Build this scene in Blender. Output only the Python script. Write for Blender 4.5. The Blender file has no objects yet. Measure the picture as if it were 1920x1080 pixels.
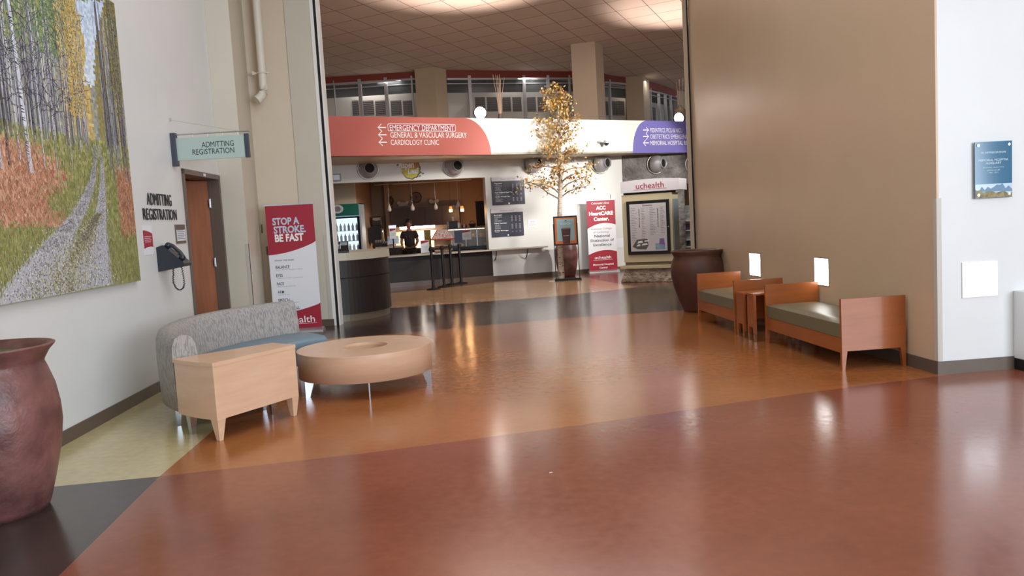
import bpy, math, random
from math import sin, cos, pi, radians, atan2, hypot
from mathutils import Vector, Matrix

# ------------------------------------------------------------------ camera, world, light, exposure
SC = bpy.context.scene
COL = SC.collection
PITCH, ROLL, FPX, EYE = 0.085, 0.0565, 1493.0, 1.57
FW = Vector((0, cos(PITCH), -sin(PITCH)))
R0 = Vector((1, 0, 0)); U0 = Vector((0, sin(PITCH), cos(PITCH)))
CU = cos(ROLL)*U0 + sin(ROLL)*R0
CR = cos(ROLL)*R0 - sin(ROLL)*U0
CP = Vector((0, 0, EYE))
cd = bpy.data.cameras.new('camera'); cam = bpy.data.objects.new('camera', cd); COL.objects.link(cam)
cd.sensor_width = 36; cd.lens = FPX/1920*36; cd.clip_end = 200; cd.clip_start = 0.05
cam.matrix_world = Matrix(((CR.x, CU.x, -FW.x, 0), (CR.y, CU.y, -FW.y, 0), (CR.z, CU.z, -FW.z, EYE), (0, 0, 0, 1)))
SC.camera = cam
SC.view_settings.view_transform = 'Standard'; SC.view_settings.look = 'None'
SC.view_settings.gamma = 1; SC.view_settings.use_curve_mapping = False
SC.view_settings.exposure = 0.0
W = bpy.data.worlds.new('world'); SC.world = W; W.use_nodes = True
bg = W.node_tree.nodes['Background']; bg.inputs[0].default_value = (0.80, 0.90, 1.0, 1); bg.inputs[1].default_value = 1.25

def aim(o, p):
    d = Vector(p) - o.location
    o.rotation_euler = d.to_track_quat('-Z', 'Y').to_euler()
def area(name, loc, to, sx, sy, power, col=(1, 1, 1)):
    l = bpy.data.lights.new(name, 'AREA'); l.shape = 'RECTANGLE'; l.size = sx; l.size_y = sy; l.energy = power; l.color = col
    o = bpy.data.objects.new(name, l); COL.objects.link(o); o.location = loc; aim(o, to); return o
def point(name, loc, power, col=(1, .8, .55), r=.05):
    l = bpy.data.lights.new(name, 'POINT'); l.energy = power; l.color = col; l.shadow_soft_size = r
    o = bpy.data.objects.new(name, l); COL.objects.link(o); o.location = loc; return o
def spot(name, loc, to, power, angle, blend, col=(1, 1, 1), r=.1):
    l = bpy.data.lights.new(name, 'SPOT'); l.energy = power; l.color = col; l.shadow_soft_size = r
    l.spot_size = radians(angle); l.spot_blend = blend
    o = bpy.data.objects.new(name, l); COL.objects.link(o); o.location = loc; aim(o, to); return o
# daylight: tall glazing to the right of and behind the camera
area('daylight_entrance', (8.8, -4.5, 3.0), (-3.4, 7.5, 1.3), 8, 4.6, 1150, (.80, .90, 1))
area('daylight_behind', (1.0, -7.0, 3.2), (0.5, 8, 1.6), 7, 4.0, 60, (.78, .90, 1))
# added unseen spots and overhead fill that brighten the fascia and atrium
spot('atrium_added_spot_right', (8.6, 15.6, 4.3), (3.3, 21.6, 2.4), 2000, 34, .35, (1, .96, .90), .15)
spot('atrium_added_spot_middle', (6.4, 14.7, 4.3), (0.9, 20.8, 2.5), 2500, 35, .35, (1, .95, .88), .7)
spot('atrium_added_spot_left', (5.2, 14.2, 4.3), (-2.4, 19.6, 2.0), 700, 32, .5, (1, .90, .80), .2)
area('atrium_fill_light', (1.5, 16.5, 6.9), (1.5, 18.5, 0), 6, 3, 340, (1, .95, .90))  # general fill from above, added; the ceiling has no opening here
area('lobby_fill_light', (0.3, 6.0, 6.5), (0.3, 6.0, 0), 4, 7, 190, (.90, .95, 1))  # added overhead fill that evens out floor and side walls

# ------------------------------------------------------------------ helpers
def ray(x, y): return FW*FPX + CR*(x-960) + CU*(540-y)
def fl(x, y, z=0.0):
    v = ray(x, y); return CP + v*((z-EYE)/v.z)
def at(x, y, Y):
    v = ray(x, y); return CP + v*(Y/v.y)
def S(r, g, b):
    f = lambda c: (c/255/12.92) if c/255 <= .04045 else ((c/255+.055)/1.055)**2.4
    return (f(r), f(g), f(b), 1)
MATS = {}
def mat(name, col, rough=.5, metal=0, var=0, vscale=5, bump=0, bscale=30, emit=0, spec=.5, coat=0, alpha=1, trans=0, stretch=None, col2=None, detail=4):
    if name in MATS: return MATS[name]
    m = bpy.data.materials.new(name); m.use_nodes = True; nt = m.node_tree; N = nt.nodes; L = nt.links
    b = N['Principled BSDF']; b.inputs['Base Color'].default_value = col
    b.inputs['Roughness'].default_value = rough; b.inputs['Metallic'].default_value = metal
    b.inputs['Specular IOR Level'].default_value = spec; b.inputs['Coat Weight'].default_value = coat
    b.inputs['Coat Roughness'].default_value = .08
    b.inputs['Transmission Weight'].default_value = trans; b.inputs['Alpha'].default_value = alpha
    if emit: b.inputs['Emission Color'].default_value = col; b.inputs['Emission Strength'].default_value = emit
    if var or bump or col2:
        tc = N.new('ShaderNodeTexCoord'); src = tc.outputs['Object']
        if stretch:
            mp = N.new('ShaderNodeMapping'); mp.inputs['Scale'].default_value = stretch; L.new(src, mp.inputs['Vector']); src = mp.outputs[0]
    if var or col2:
        n = N.new('ShaderNodeTexNoise'); n.inputs['Scale'].default_value = vscale; n.inputs['Detail'].default_value = detail; L.new(src, n.inputs['Vector'])
        r = N.new('ShaderNodeValToRGB'); L.new(n.outputs['Fac'], r.inputs[0])
        r.color_ramp.elements[0].position = .32; r.color_ramp.elements[1].position = .68
        c2 = col2 if col2 else tuple(min(1, c*(1+var)) for c in col[:3])+(1,)
        c1 = col if col2 else tuple(c*(1-var) for c in col[:3])+(1,)
        r.color_ramp.elements[0].color = c1; r.color_ramp.elements[1].color = c2
        L.new(r.outputs[0], b.inputs['Base Color'])
    if bump:
        n2 = N.new('ShaderNodeTexNoise'); n2.inputs['Scale'].default_value = bscale; n2.inputs['Detail'].default_value = 4; L.new(src, n2.inputs['Vector'])
        bp = N.new('ShaderNodeBump'); bp.inputs['Strength'].default_value = bump; bp.inputs['Distance'].default_value = .02
        L.new(n2.outputs['Fac'], bp.inputs['Height']); L.new(bp.outputs[0], b.inputs['Normal'])
    MATS[name] = m; return m

def tagk(o, label=None, cat=None, group=None, kind=None):
    if label: o['label'] = label
    if cat: o['category'] = cat
    if group: o['group'] = group
    if kind: o['kind'] = kind
    return o
def empty(name, loc, rz=0, label=None, cat=None, group=None):
    o = bpy.data.objects.new(name, None); COL.objects.link(o); o.location = loc; o.rotation_euler = (0, 0, rz); o.empty_display_size = .1
    return tagk(o, label, cat, group)

class MB:
    """collects shapes and links them as one mesh object"""
    def __init__(s): s.v = []; s.f = []; s.mi = []; s.sm = []; s.m = 0; s.M = None
    def add(s, vs, fs, sm=False):
        o = len(s.v)
        s.v += [tuple(s.M @ Vector(p)) if s.M else tuple(p) for p in vs]
        for f in fs: s.f.append(tuple(i+o for i in f)); s.mi.append(s.m); s.sm.append(sm)
        return s
    def box(s, x0, x1, y0, y1, z0, z1):
        vs = [(x, y, z) for z in (z0, z1) for y in (y0, y1) for x in (x0, x1)]
        return s.add(vs, [(0, 2, 3, 1), (4, 5, 7, 6), (0, 1, 5, 4), (2, 6, 7, 3), (0, 4, 6, 2), (1, 3, 7, 5)])
    def hexa(s, b, t):   # two quads, bottom and top
        return s.add(list(b)+list(t), [(3, 2, 1, 0), (4, 5, 6, 7), (0, 1, 5, 4), (1, 2, 6, 5), (2, 3, 7, 6), (3, 0, 4, 7)])
    def prism(s, pts, a, b, ax='y', sm=False):  # outline (p,q) pushed from a to b along ax
        g = {'y': lambda p, t: (p[0], t, p[1]), 'z': lambda p, t: (p[0], p[1], t), 'x': lambda p, t: (t, p[0], p[1])}[ax]
        n = len(pts); vs = [g(p, a) for p in pts]+[g(p, b) for p in pts]
        return s.add(vs, [tuple(range(n))[::-1], tuple(range(n, 2*n))]) .add(vs, [(i, (i+1) % n, (i+1) % n+n, i+n) for i in range(n)], sm)
    def lathe(s, prof, c=(0, 0, 0), n=40, ax='z', sm=True, cap=True, sq=1):
        vs = []
        for r, h in prof:
            for i in range(n):
                a = 2*pi*i/n; p, q = r*cos(a), r*sin(a)*sq
                vs.append((c[0]+p, c[1]+q, c[2]+h) if ax == 'z' else ((c[0]+p, c[1]+h, c[2]+q) if ax == 'y' else (c[0]+h, c[1]+p, c[2]+q)))
        fs = [(k*n+i, k*n+(i+1) % n, (k+1)*n+(i+1) % n, (k+1)*n+i) for k in range(len(prof)-1) for i in range(n)]
        s.add(vs, fs, sm)
        if cap:
            if prof[0][0] > 1e-4: s.add(vs[:n], [tuple(range(n))[::-1]])
            if prof[-1][0] > 1e-4: s.add(vs[-n:], [tuple(range(n))])
        return s
    def tube(s, path, r, n=8, cap=True):
        path = [Vector(p) for p in path]; rs = r if isinstance(r, (list, tuple)) else [r]*len(path); vs = []
        for k, p in enumerate(path):
            d = (path[min(k+1, len(path)-1)]-path[max(k-1, 0)]).normalized()
            u = d.cross(Vector((0, 0, 1)));  u = d.cross(Vector((1, 0, 0))) if u.length < .2 else u
            u.normalize(); w = d.cross(u)
            vs += [tuple(p+(u*cos(2*pi*i/n)+w*sin(2*pi*i/n))*rs[k]) for i in range(n)]
        s.add(vs, [(k*n+i, k*n+(i+1) % n, (k+1)*n+(i+1) % n, (k+1)*n+i) for k in range(len(path)-1) for i in range(n)], True)
        if cap: s.add(vs[:n], [tuple(range(n))[::-1]]); s.add(vs[-n:], [tuple(range(n))])
        return s
    def ball(s, c, r, n=16, m=10, sc=(1, 1, 1)):
        vs = [(c[0]+r*sc[0]*sin(pi*k/m)*cos(2*pi*i/n), c[1]+r*sc[1]*sin(pi*k/m)*sin(2*pi*i/n), c[2]+r*sc[2]*cos(pi*k/m)) for k in range(m+1) for i in range(n)]
        return s.add(vs, [(k*n+i, (k+1)*n+i, (k+1)*n+(i+1) % n, k*n+(i+1) % n) for k in range(m) for i in range(n)], True)
    def quad(s, a, b, c, d): return s.add([a, b, c, d], [(0, 1, 2, 3)])
    def disc(s, cx, cz, r, y, n=24, sx=1):
        return s.add([(cx+r*sx*cos(2*pi*i/n), y, cz+r*sin(2*pi*i/n)) for i in range(n)], [tuple(range(n))])
    def text(s, body, x, z, h, y=0, w=None, align='c', ext=0.0, bold=0, shear=0):
        """lettering facing -y; h is the capital height, w fits the width"""
        vs, fs, (a, b) = txt(body, bold, ext/h if ext else 0, shear)
        k = h; kx = (w/(b-a)) if w else h
        ox = {'c': -(a+b)/2, 'l': -a, 'r': -b}[align]
        return s.add([(x+(p[0]+ox)*kx, y-p[2]*k, z+p[1]*k) for p in vs], fs)
    def build(s, name, mats, parent=None, bevel=0, seg=2, sub=0, label=None, loc=None):
        me = bpy.data.meshes.new(name); me.from_pydata(s.v, [], s.f)
        mats = mats if isinstance(mats, (list, tuple)) else [mats]
        for m in mats: me.materials.append(m)
        me.polygons.foreach_set('material_index', s.mi); me.polygons.foreach_set('use_smooth', s.sm); me.update()
        o = bpy.data.objects.new(name, me); COL.objects.link(o); o.parent = parent
        if loc: o.location = loc
        if bevel:
            m = o.modifiers.new('bevel', 'BEVEL'); m.width = bevel; m.segments = seg; m.limit_method = 'ANGLE'; m.angle_limit = radians(40)
        if sub:
            m = o.modifiers.new('sub', 'SUBSURF'); m.levels = sub; m.render_levels = sub
        if label: o['label'] = label
        return o
TC = {}
def line(parent, mt, body, x, z, h, y=0, w=None, align='c', bold=0, ext=0, name='lettering', shear=0):
    m = MB(); m.text(body, x, z, h, y, w, align, ext, bold, shear); return m.build(name, mt, parent)
def txt(body, bold, ext, shear):
    key = (body, bold, round(ext, 4), shear)
    if key in TC: return TC[key]
    cu = bpy.data.curves.new('t', 'FONT'); cu.body = body; cu.size = 1/.7; cu.offset = bold; cu.extrude = ext/2; cu.shear = shear
    cu.resolution_u = 3
    ob = bpy.data.objects.new('t', cu); COL.objects.link(ob)
    dg = bpy.context.evaluated_depsgraph_get(); dg.update()
    me = bpy.data.meshes.new_from_object(ob.evaluated_get(dg))
    vs = [(v.co.x, v.co.y, v.co.z) for v in me.vertices]; fs = [tuple(p.vertices) for p in me.polygons]
    bpy.data.objects.remove(ob); bpy.data.curves.remove(cu); bpy.data.meshes.remove(me)
    xs = [v[0] for v in vs] or [0, 1]
    TC[key] = (vs, fs, (min(xs), max(xs))); return TC[key]

class Frame:
    """a vertical plane through A and B (B to the viewer's right); local x runs A to B, local y goes into the wall"""
    def __init__(s, A, B):
        s.A = Vector((A[0], A[1], 0)); d = Vector((B[0]-A[0], B[1]-A[1], 0)); s.len = d.length; s.d = d.normalized()
        s.n = Vector((-s.d.y, s.d.x, 0)); s.rz = atan2(s.d.y, s.d.x)
    def uz(s, px, py, off=0.0):
        v = ray(px, py); A = s.A + s.n*off
        t = (A-CP).dot(s.n)/v.dot(s.n); P = CP+v*t
        return (P-s.A).dot(s.d), P.z
    def world(s, u, off=0, z=0): return s.A+s.d*u+s.n*off+Vector((0, 0, z))
    def thing(s, name, label, cat, u, z, off=0.0, group=None):
        o = empty(name, s.world(u, off, z), s.rz, label, cat, group)
        def loc(px, py, o2=0.0):
            a, b = s.uz(px, py, off+o2); return a-u, b-z
        return o, loc

# ------------------------------------------------------------------ materials
CREAM = mat('cream_paint', S(222, 223, 221), .42, var=.015, vscale=2, bump=.03, bscale=120)
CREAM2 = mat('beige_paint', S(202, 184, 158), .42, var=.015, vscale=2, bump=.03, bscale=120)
CREAM3 = mat('pier_cream_paint', S(206, 199, 182), .42, var=.015, vscale=2, bump=.03, bscale=120)
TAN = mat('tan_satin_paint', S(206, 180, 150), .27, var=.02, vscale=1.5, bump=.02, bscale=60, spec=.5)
WHITE = mat('white_paint', S(238, 236, 230), .45)
BASEM = mat('brown_vinyl_base', S(98, 84, 72), .4, var=.05, vscale=8)
BLACK = mat('black_satin', S(22, 22, 24), .38)
BLACKM = mat('matte_black', S(14, 14, 15), .7)
DARKBR = mat('dark_brown_laminate', S(44, 35, 31), .45, spec=.3, var=.08, vscale=14)
STEEL = mat('brushed_steel', S(196, 196, 198), .28, metal=1)
CHROME = mat('chrome', S(225, 228, 232), .16, metal=1)
GALV = mat('satin_aluminium', S(186, 186, 190), .42, metal=.35)
GLASS = mat('clear_glass', (.9, .95, .95, 1), .03, alpha=.16, spec=.6)
WOODP = mat('pale_maple', S(226, 190, 160), .33, vscale=2.2, stretch=(1, 1, 7), col2=S(218, 178, 146), coat=.2)
CHERRY = mat('cherry_wood', S(152, 82, 36), .3, vscale=2.2, stretch=(1, 1, 7), col2=S(166, 92, 42), coat=.3)
DOORW = mat('door_wood', S(154, 98, 68), .4, vscale=2.5, stretch=(6, 6, .8), col2=S(138, 84, 58))
DOORF = mat('door_frame_paint', S(104, 88, 78), .4)
REDB = mat('fascia_red', S(186, 92, 80), .5)
REDB2 = mat('header_red', S(142, 58, 46), .5)
PURP = mat('fascia_purple', S(118, 112, 188), .5)
FASCW = mat('fascia_white', S(240, 238, 230), .5)
CRIM = mat('crimson_print', S(164, 34, 56), .45)
PAPER = mat('white_print', S(232, 234, 240), .45)
INK = mat('dark_ink', S(40, 38, 44), .5)
GREYINK = mat('grey_ink', S(130, 130, 138), .5)
WHITEINK = mat('white_ink', S(245, 245, 245), .5)
TRIMG = mat('trim_grey', S(196, 190, 178), .4)

def concrete(name, c, c2):
    if name in MATS: return MATS[name]
    m = bpy.data.materials.new(name); m.use_nodes = True; nt = m.node_tree; N = nt.nodes; L = nt.links; b = N['Principled BSDF']
    tc = N.new('ShaderNodeTexCoord')
    def noise(sc, det):
        n = N.new('ShaderNodeTexNoise'); n.inputs['Scale'].default_value = sc; n.inputs['Detail'].default_value = det; L.new(tc.outputs['Object'], n.inputs['Vector']); return n
    n1 = noise(.9, 6); n2 = noise(14, 5); n3 = noise(150, 2)
    r = N.new('ShaderNodeValToRGB'); r.color_ramp.elements[0].position = .3; r.color_ramp.elements[1].position = .7
    r.color_ramp.elements[0].color = c; r.color_ramp.elements[1].color = c2; L.new(n1.outputs['Fac'], r.inputs[0])
    mx = N.new('ShaderNodeMix'); mx.data_type = 'RGBA'; mx.blend_type = 'MULTIPLY'; mx.inputs['Factor'].default_value = .35
    L.new(r.outputs[0], mx.inputs['A']); L.new(n2.outputs['Fac'], mx.inputs['B'])
    mr2 = N.new('ShaderNodeMapRange'); mr2.inputs['To Min'].default_value = .55; mr2.inputs['To Max'].default_value = 1.35; L.new(n2.outputs['Fac'], mr2.inputs['Value'])
    L.new(mr2.outputs[0], mx.inputs['B']); L.new(mx.outputs['Result'], b.inputs['Base Color'])
    mr = N.new('ShaderNodeMapRange'); mr.inputs['To Min'].default_value = .10; mr.inputs['To Max'].default_value = .24; L.new(n2.outputs['Fac'], mr.inputs['Value'])
    L.new(mr.outputs[0], b.inputs['Roughness']); b.inputs['Specular IOR Level'].default_value = .6
    bp = N.new('ShaderNodeBump'); bp.inputs['Strength'].default_value = .05; bp.inputs['Distance'].default_value = .004
    L.new(n3.outputs['Fac'], bp.inputs['Height']); L.new(bp.outputs[0], b.inputs['Normal'])
    MATS[name] = m; return m
FRED = concrete('stained_concrete_red', S(144, 82, 60), S(128, 70, 51))
FORA = concrete('stained_concrete_orange', S(174, 110, 62), S(156, 94, 52))
FCRM = concrete('stained_concrete_cream', S(206, 192, 146), S(190, 176, 130))
FCHA = concrete('stained_concrete_charcoal', S(62, 52, 48), S(50, 42, 40))
FBRN = concrete('stained_concrete_brown', S(70, 52, 48), S(58, 44, 42))
FTAN = concrete('stained_concrete_tan', S(192, 152, 112), S(178, 138, 98))
FSTR = concrete('stained_concrete_russet', S(122, 78, 58), S(106, 66, 50))

# ------------------------------------------------------------------ floor: stained sectors meeting edge to edge
f = MB()
def zone(i, pts): f.m = i; f.add([(x, y, 0) for x, y in pts], [tuple(range(len(pts)))])
Rl = [(-2.42, 5.2), (-1.04, 5.49), (.51, 5.92), (2.34, 6.51), (3.69, 6.87), (15, 10.6)]
Ol = [(-3.05, 11.45), (-2.66, 11.5), (-1.3, 11.73), (-.52, 11.99), (.3, 12.2), (1.14, 12.36), (2.41, 12.46), (3.3, 12.55), (15, 13.2)]
zone(0, [(-1.4, -9), (15, -9)]+[(15, 10.6)]+Rl[::-1][1:]+[(-2.24, 3.68)])
zone(1, Rl+[(15, 13.2)]+Ol[::-1][1:]+[(-2.6, 8), (-2.49, 6.25)])
zone(2, [(-9, 4.1), (-3.06, 5.11), (-2.42, 5.2), (-2.49, 6.25), (-2.6, 8), (-3.05, 11.45), (-9, 11.2)])
zone(3, [(-9, -9), (-1.4, -9), (-2.24, 3.68), (-2.42, 5.2), (-3.06, 5.11), (-9, 4.1)])
Nl = [(-9, 14.4), (-2.3, 15.43), (-.65, 15.63), (.95, 15.9), (2.7, 16.89)]
zone(4, [(-9, 11.2)]+Ol+[(15, 18.5), (2.7, 16.89)]+Nl[::-1][1:])
Ml = [(-9, 15.4), (-2.8, 18.94), (-1.58, 19.63), (-.27, 20.56), (1.93, 20.37), (2.34, 18.2), (2.7, 16.89)]
zone(5, Nl+Ml[::-1][1:])
zone(6, Ml+[(15, 18.5), (15, 30), (-9, 30)])
tagk(f.build('floor', [FRED, FORA, FCRM, FCHA, FBRN, FTAN, FSTR]), kind='structure')

def struct(name, mb, m, bevel=0):
    o = mb.build(name, m, bevel=bevel); o['kind'] = 'structure'; return o

# ------------------------------------------------------------------ near room walls
kl = -.0556
def lx(Y): return -3.61+kl*(Y-6.19)
LW = Frame((lx(0), 0), (lx(10.87), 10.87))          # left wall, local x = distance along it
def lw_box(mb, u0, u1, o0, o1, z0, z1):
    P = lambda u, o: LW.world(u, o)
    b = [P(u0, o0), P(u1, o0), P(u1, o1), P(u0, o1)]
    mb.hexa([(p.x, p.y, z0) for p in b], [(p.x, p.y, z1) for p in b])
HZ = 6.6
D0, D1 = LW.uz(339, 314)[0], LW.uz(409, 330)[0]     # outer edges of the door frame
DT = 2.39
w = MB()
lw_box(w, -9, D0+.05, 0, .25, 0, HZ); lw_box(w, D0+.05, D1+.03, 0, .25, DT-.05, HZ)
struct('wall_left', w, CREAM)
# stepped piers between the door and the wide opening
pB0 = LW.world(LW.uz(382, 0)[0]); pB0.z = 0
pB1 = Frame((pB0.x, pB0.y), (pB0.x+1, pB0.y+.05)).uz(455, 330)[0]
pB1 = Vector((pB0.x+pB1, pB0.y+.05*pB1, 0))
FY = 13.1
F0, F1 = at(578, 600, FY).x, at(617, 500, FY).x
pE1 = Vector((F0, FY+.02, 0))
t = Frame((pB1.x, pB1.y), (pB1.x-.1, pB1.y+2)); 
pE0 = Vector((-4.0, 12.9, 0))
def wallseg(mb, a, b, th, z0, z1):
    d = (b-a).normalized(); n = Vector((-d.y, d.x, 0))*th
    q = [a, b, b+n, a+n]; mb.hexa([(p.x, p.y, z0) for p in q], [(p.x, p.y, z1) for p in q])
w = MB(); w.hexa(*[[(p[0], p[1], z) for p in (pB0-Vector((.05, .01, 0)), pB1, pE0, (-4.3, pE0.y))] for z in (0, HZ)])
struct('wall_pier_beige', w, CREAM3)
w = MB(); wallseg(w, pE0, pE1, .12, 0, HZ); struct('wall_niche', w, CREAM2)  # this wall lies in shade; the darker beige carries that
w = MB(); w.box(F0, F1, FY, FY+.2, 0, HZ+1); struct('wall_opening_left', w, CREAM3)
for nm, x0, x1, m_, y0 in (('trim_1', F1, F1+.055, WHITE, FY-.01), ('trim_2', F1+.055, F1+.10, BLACKM, FY+.0), ('trim_3', F1+.10, F1+.125, WHITE, FY-.015)):
    w = MB(); w.box(x0, x1, y0, FY+.2, 0, HZ+1); struct(nm, w, m_)
# corner guards
w = MB(); gx, gy = pB1.x, pB1.y
w.box(gx-.05, gx+.006, gy-.006, gy, .1, 1.45); w.box(gx, gx+.006, gy-.006, gy+.05, .1, 1.45)
tagk(w.build('corner_guard', TRIMG), 'cream corner guard strip on the pier beside the admitting door', 'corner guard')
w = MB(); w.box(F1-.06, F1+.0, FY-.008, FY, .1, 1.5)
tagk(w.build('corner_guard', TRIMG), 'cream corner guard strip on the pier behind the stroke banner', 'corner guard')

# right wall with end face, front right wall
kr = -.09
def rx(Y): return 3.72+kr*(Y-6.93)
RE = 13.4
RW = Frame((rx(RE), RE), (3.72, 6.93))
w = MB(); w.hexa(*[[(rx(RE), RE, z), (3.72, 6.93, z), (3.97, 6.96, z), (rx(RE)+.35, RE, z)] for z in (0, HZ+2)])
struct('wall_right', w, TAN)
ex = rx(RE)
for nm, x0, x1, m_, y1 in (('trim_4', ex-.028, ex-.002, BLACKM, RE+.04), ('trim_5', ex-.085, ex-.028, CREAM2, RE+.04)):
    w = MB(); w.box(x0, x1, RE+.001, y1, 0, HZ+2); struct(nm, w, m_)
RF = Frame((3.72, 6.93), (4.72, 7.02))
w = MB(); a = RF.world(0.02); b = RF.world(11); wallseg(w, a, b, .25, 0, HZ); struct('wall_front_right', w, CREAM)
w = MB(); w.box(-.004, .04, -.006, 0, .12, 1.55); w.box(-.006, 0, -.0, .04, .12, 1.55)
o = w.build('corner_guard', TRIMG, loc=(3.718, 6.928, 0)); o.rotation_euler = (0, 0, RF.rz)
tagk(o, 'long cream corner guard where the tan wall meets the bright wall', 'corner guard')
# header over the opening, near ceiling
w = MB(); w.box(F1-.3, 4.6, FY+.05, FY+.45, HZ-.4, 7.6); struct('wall_header', w, CREAM2)
w = MB(); w.box(-4.6, 15, -9, FY+.3, HZ, HZ+.2); struct('ceiling_lobby', w, WHITE)
# baseboards
w = MB(); lw_box(w, -9, D0, -.012, 0, 0, .11); struct('baseboard_left', w, BASEM)
w = MB(); q = .012
wallseg(w, pB0, pB1, -q, 0, .11); wallseg(w, pB1, pE0, -q, 0, .11); wallseg(w, pE0, pE1, -q, 0, .11)
struct('baseboard_piers', w, BASEM)
w = MB(); w.box(F0-.01, F1+.02, FY-.02, FY, 0, .11); struct('baseboard_opening', w, BASEM)
w = MB(); wallseg(w, RW.world(0), RW.world(RW.len), -q, 0, .115); struct('baseboard_right', w, BASEM)
w = MB(); wallseg(w, RF.world(-.012), RF.world(11), -q, 0, .115); struct('baseboard_front_right', w, BASEM)

# ------------------------------------------------------------------ door 1 (ajar) with frame
d1 = empty('door_1', LW.world(D0), LW.rz); d1['kind'] = 'structure'
DW = D1-D0
w = MB(); w.box(0, .06, -.02, .25, 0, DT); w.box(DW-.06, DW, -.02, .25, 0, DT); w.box(0, DW, -.02, .25, DT-.06, DT)
w.box(.06, .075, .10, .16, 0, DT-.06); w.box(DW-.075, DW-.06, .10, .16, 0, DT-.06)
w.build('door_frame', DOORF, d1)
w = MB(); w.box(DW*.52, DW*.58, -.024, -.02, DT-.05, DT-.015); w.build('number_tag', PAPER, d1)
lf = MB(); hx = DW-.08
lf.M = Matrix.Translation((hx, .13, 0)) @ Matrix.Rotation(radians(-42), 4, 'Z')
lf.box(-1.22, 0, 0, .045, .01, DT-.07)
lf.build('door_leaf', DOORW, d1, bevel=.003)
for z in (2.02, 1.23, .35):
    h = MB(); h.M = Matrix.Translation((hx-.0, .12, z))
    h.lathe([(.009, -.06), (.009, .06)], (0, -.012, 0), 10); h.box(-.035, 0, -.006, 0, -.055, .055); h.box(0, .02, -.006, 0, -.055, .055)
    h.build('hinge', STEEL, d1)
# dim corridor seen past the leaf
w = MB(); lw_box(w, D0-.8, D1+.6, 2.0, 2.1, 0, 2.7); lw_box(w, D0-.9, D0-.8, .25, 2.1, 0, 2.7); lw_box(w, D1+.6, D1+.7, .25, 2.1, 0, 2.7)
lw_box(w, D0-.9, D1+.7, .25, 2.1, 2.7, 2.8); struct('wall_corridor', w, CREAM2)

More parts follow.
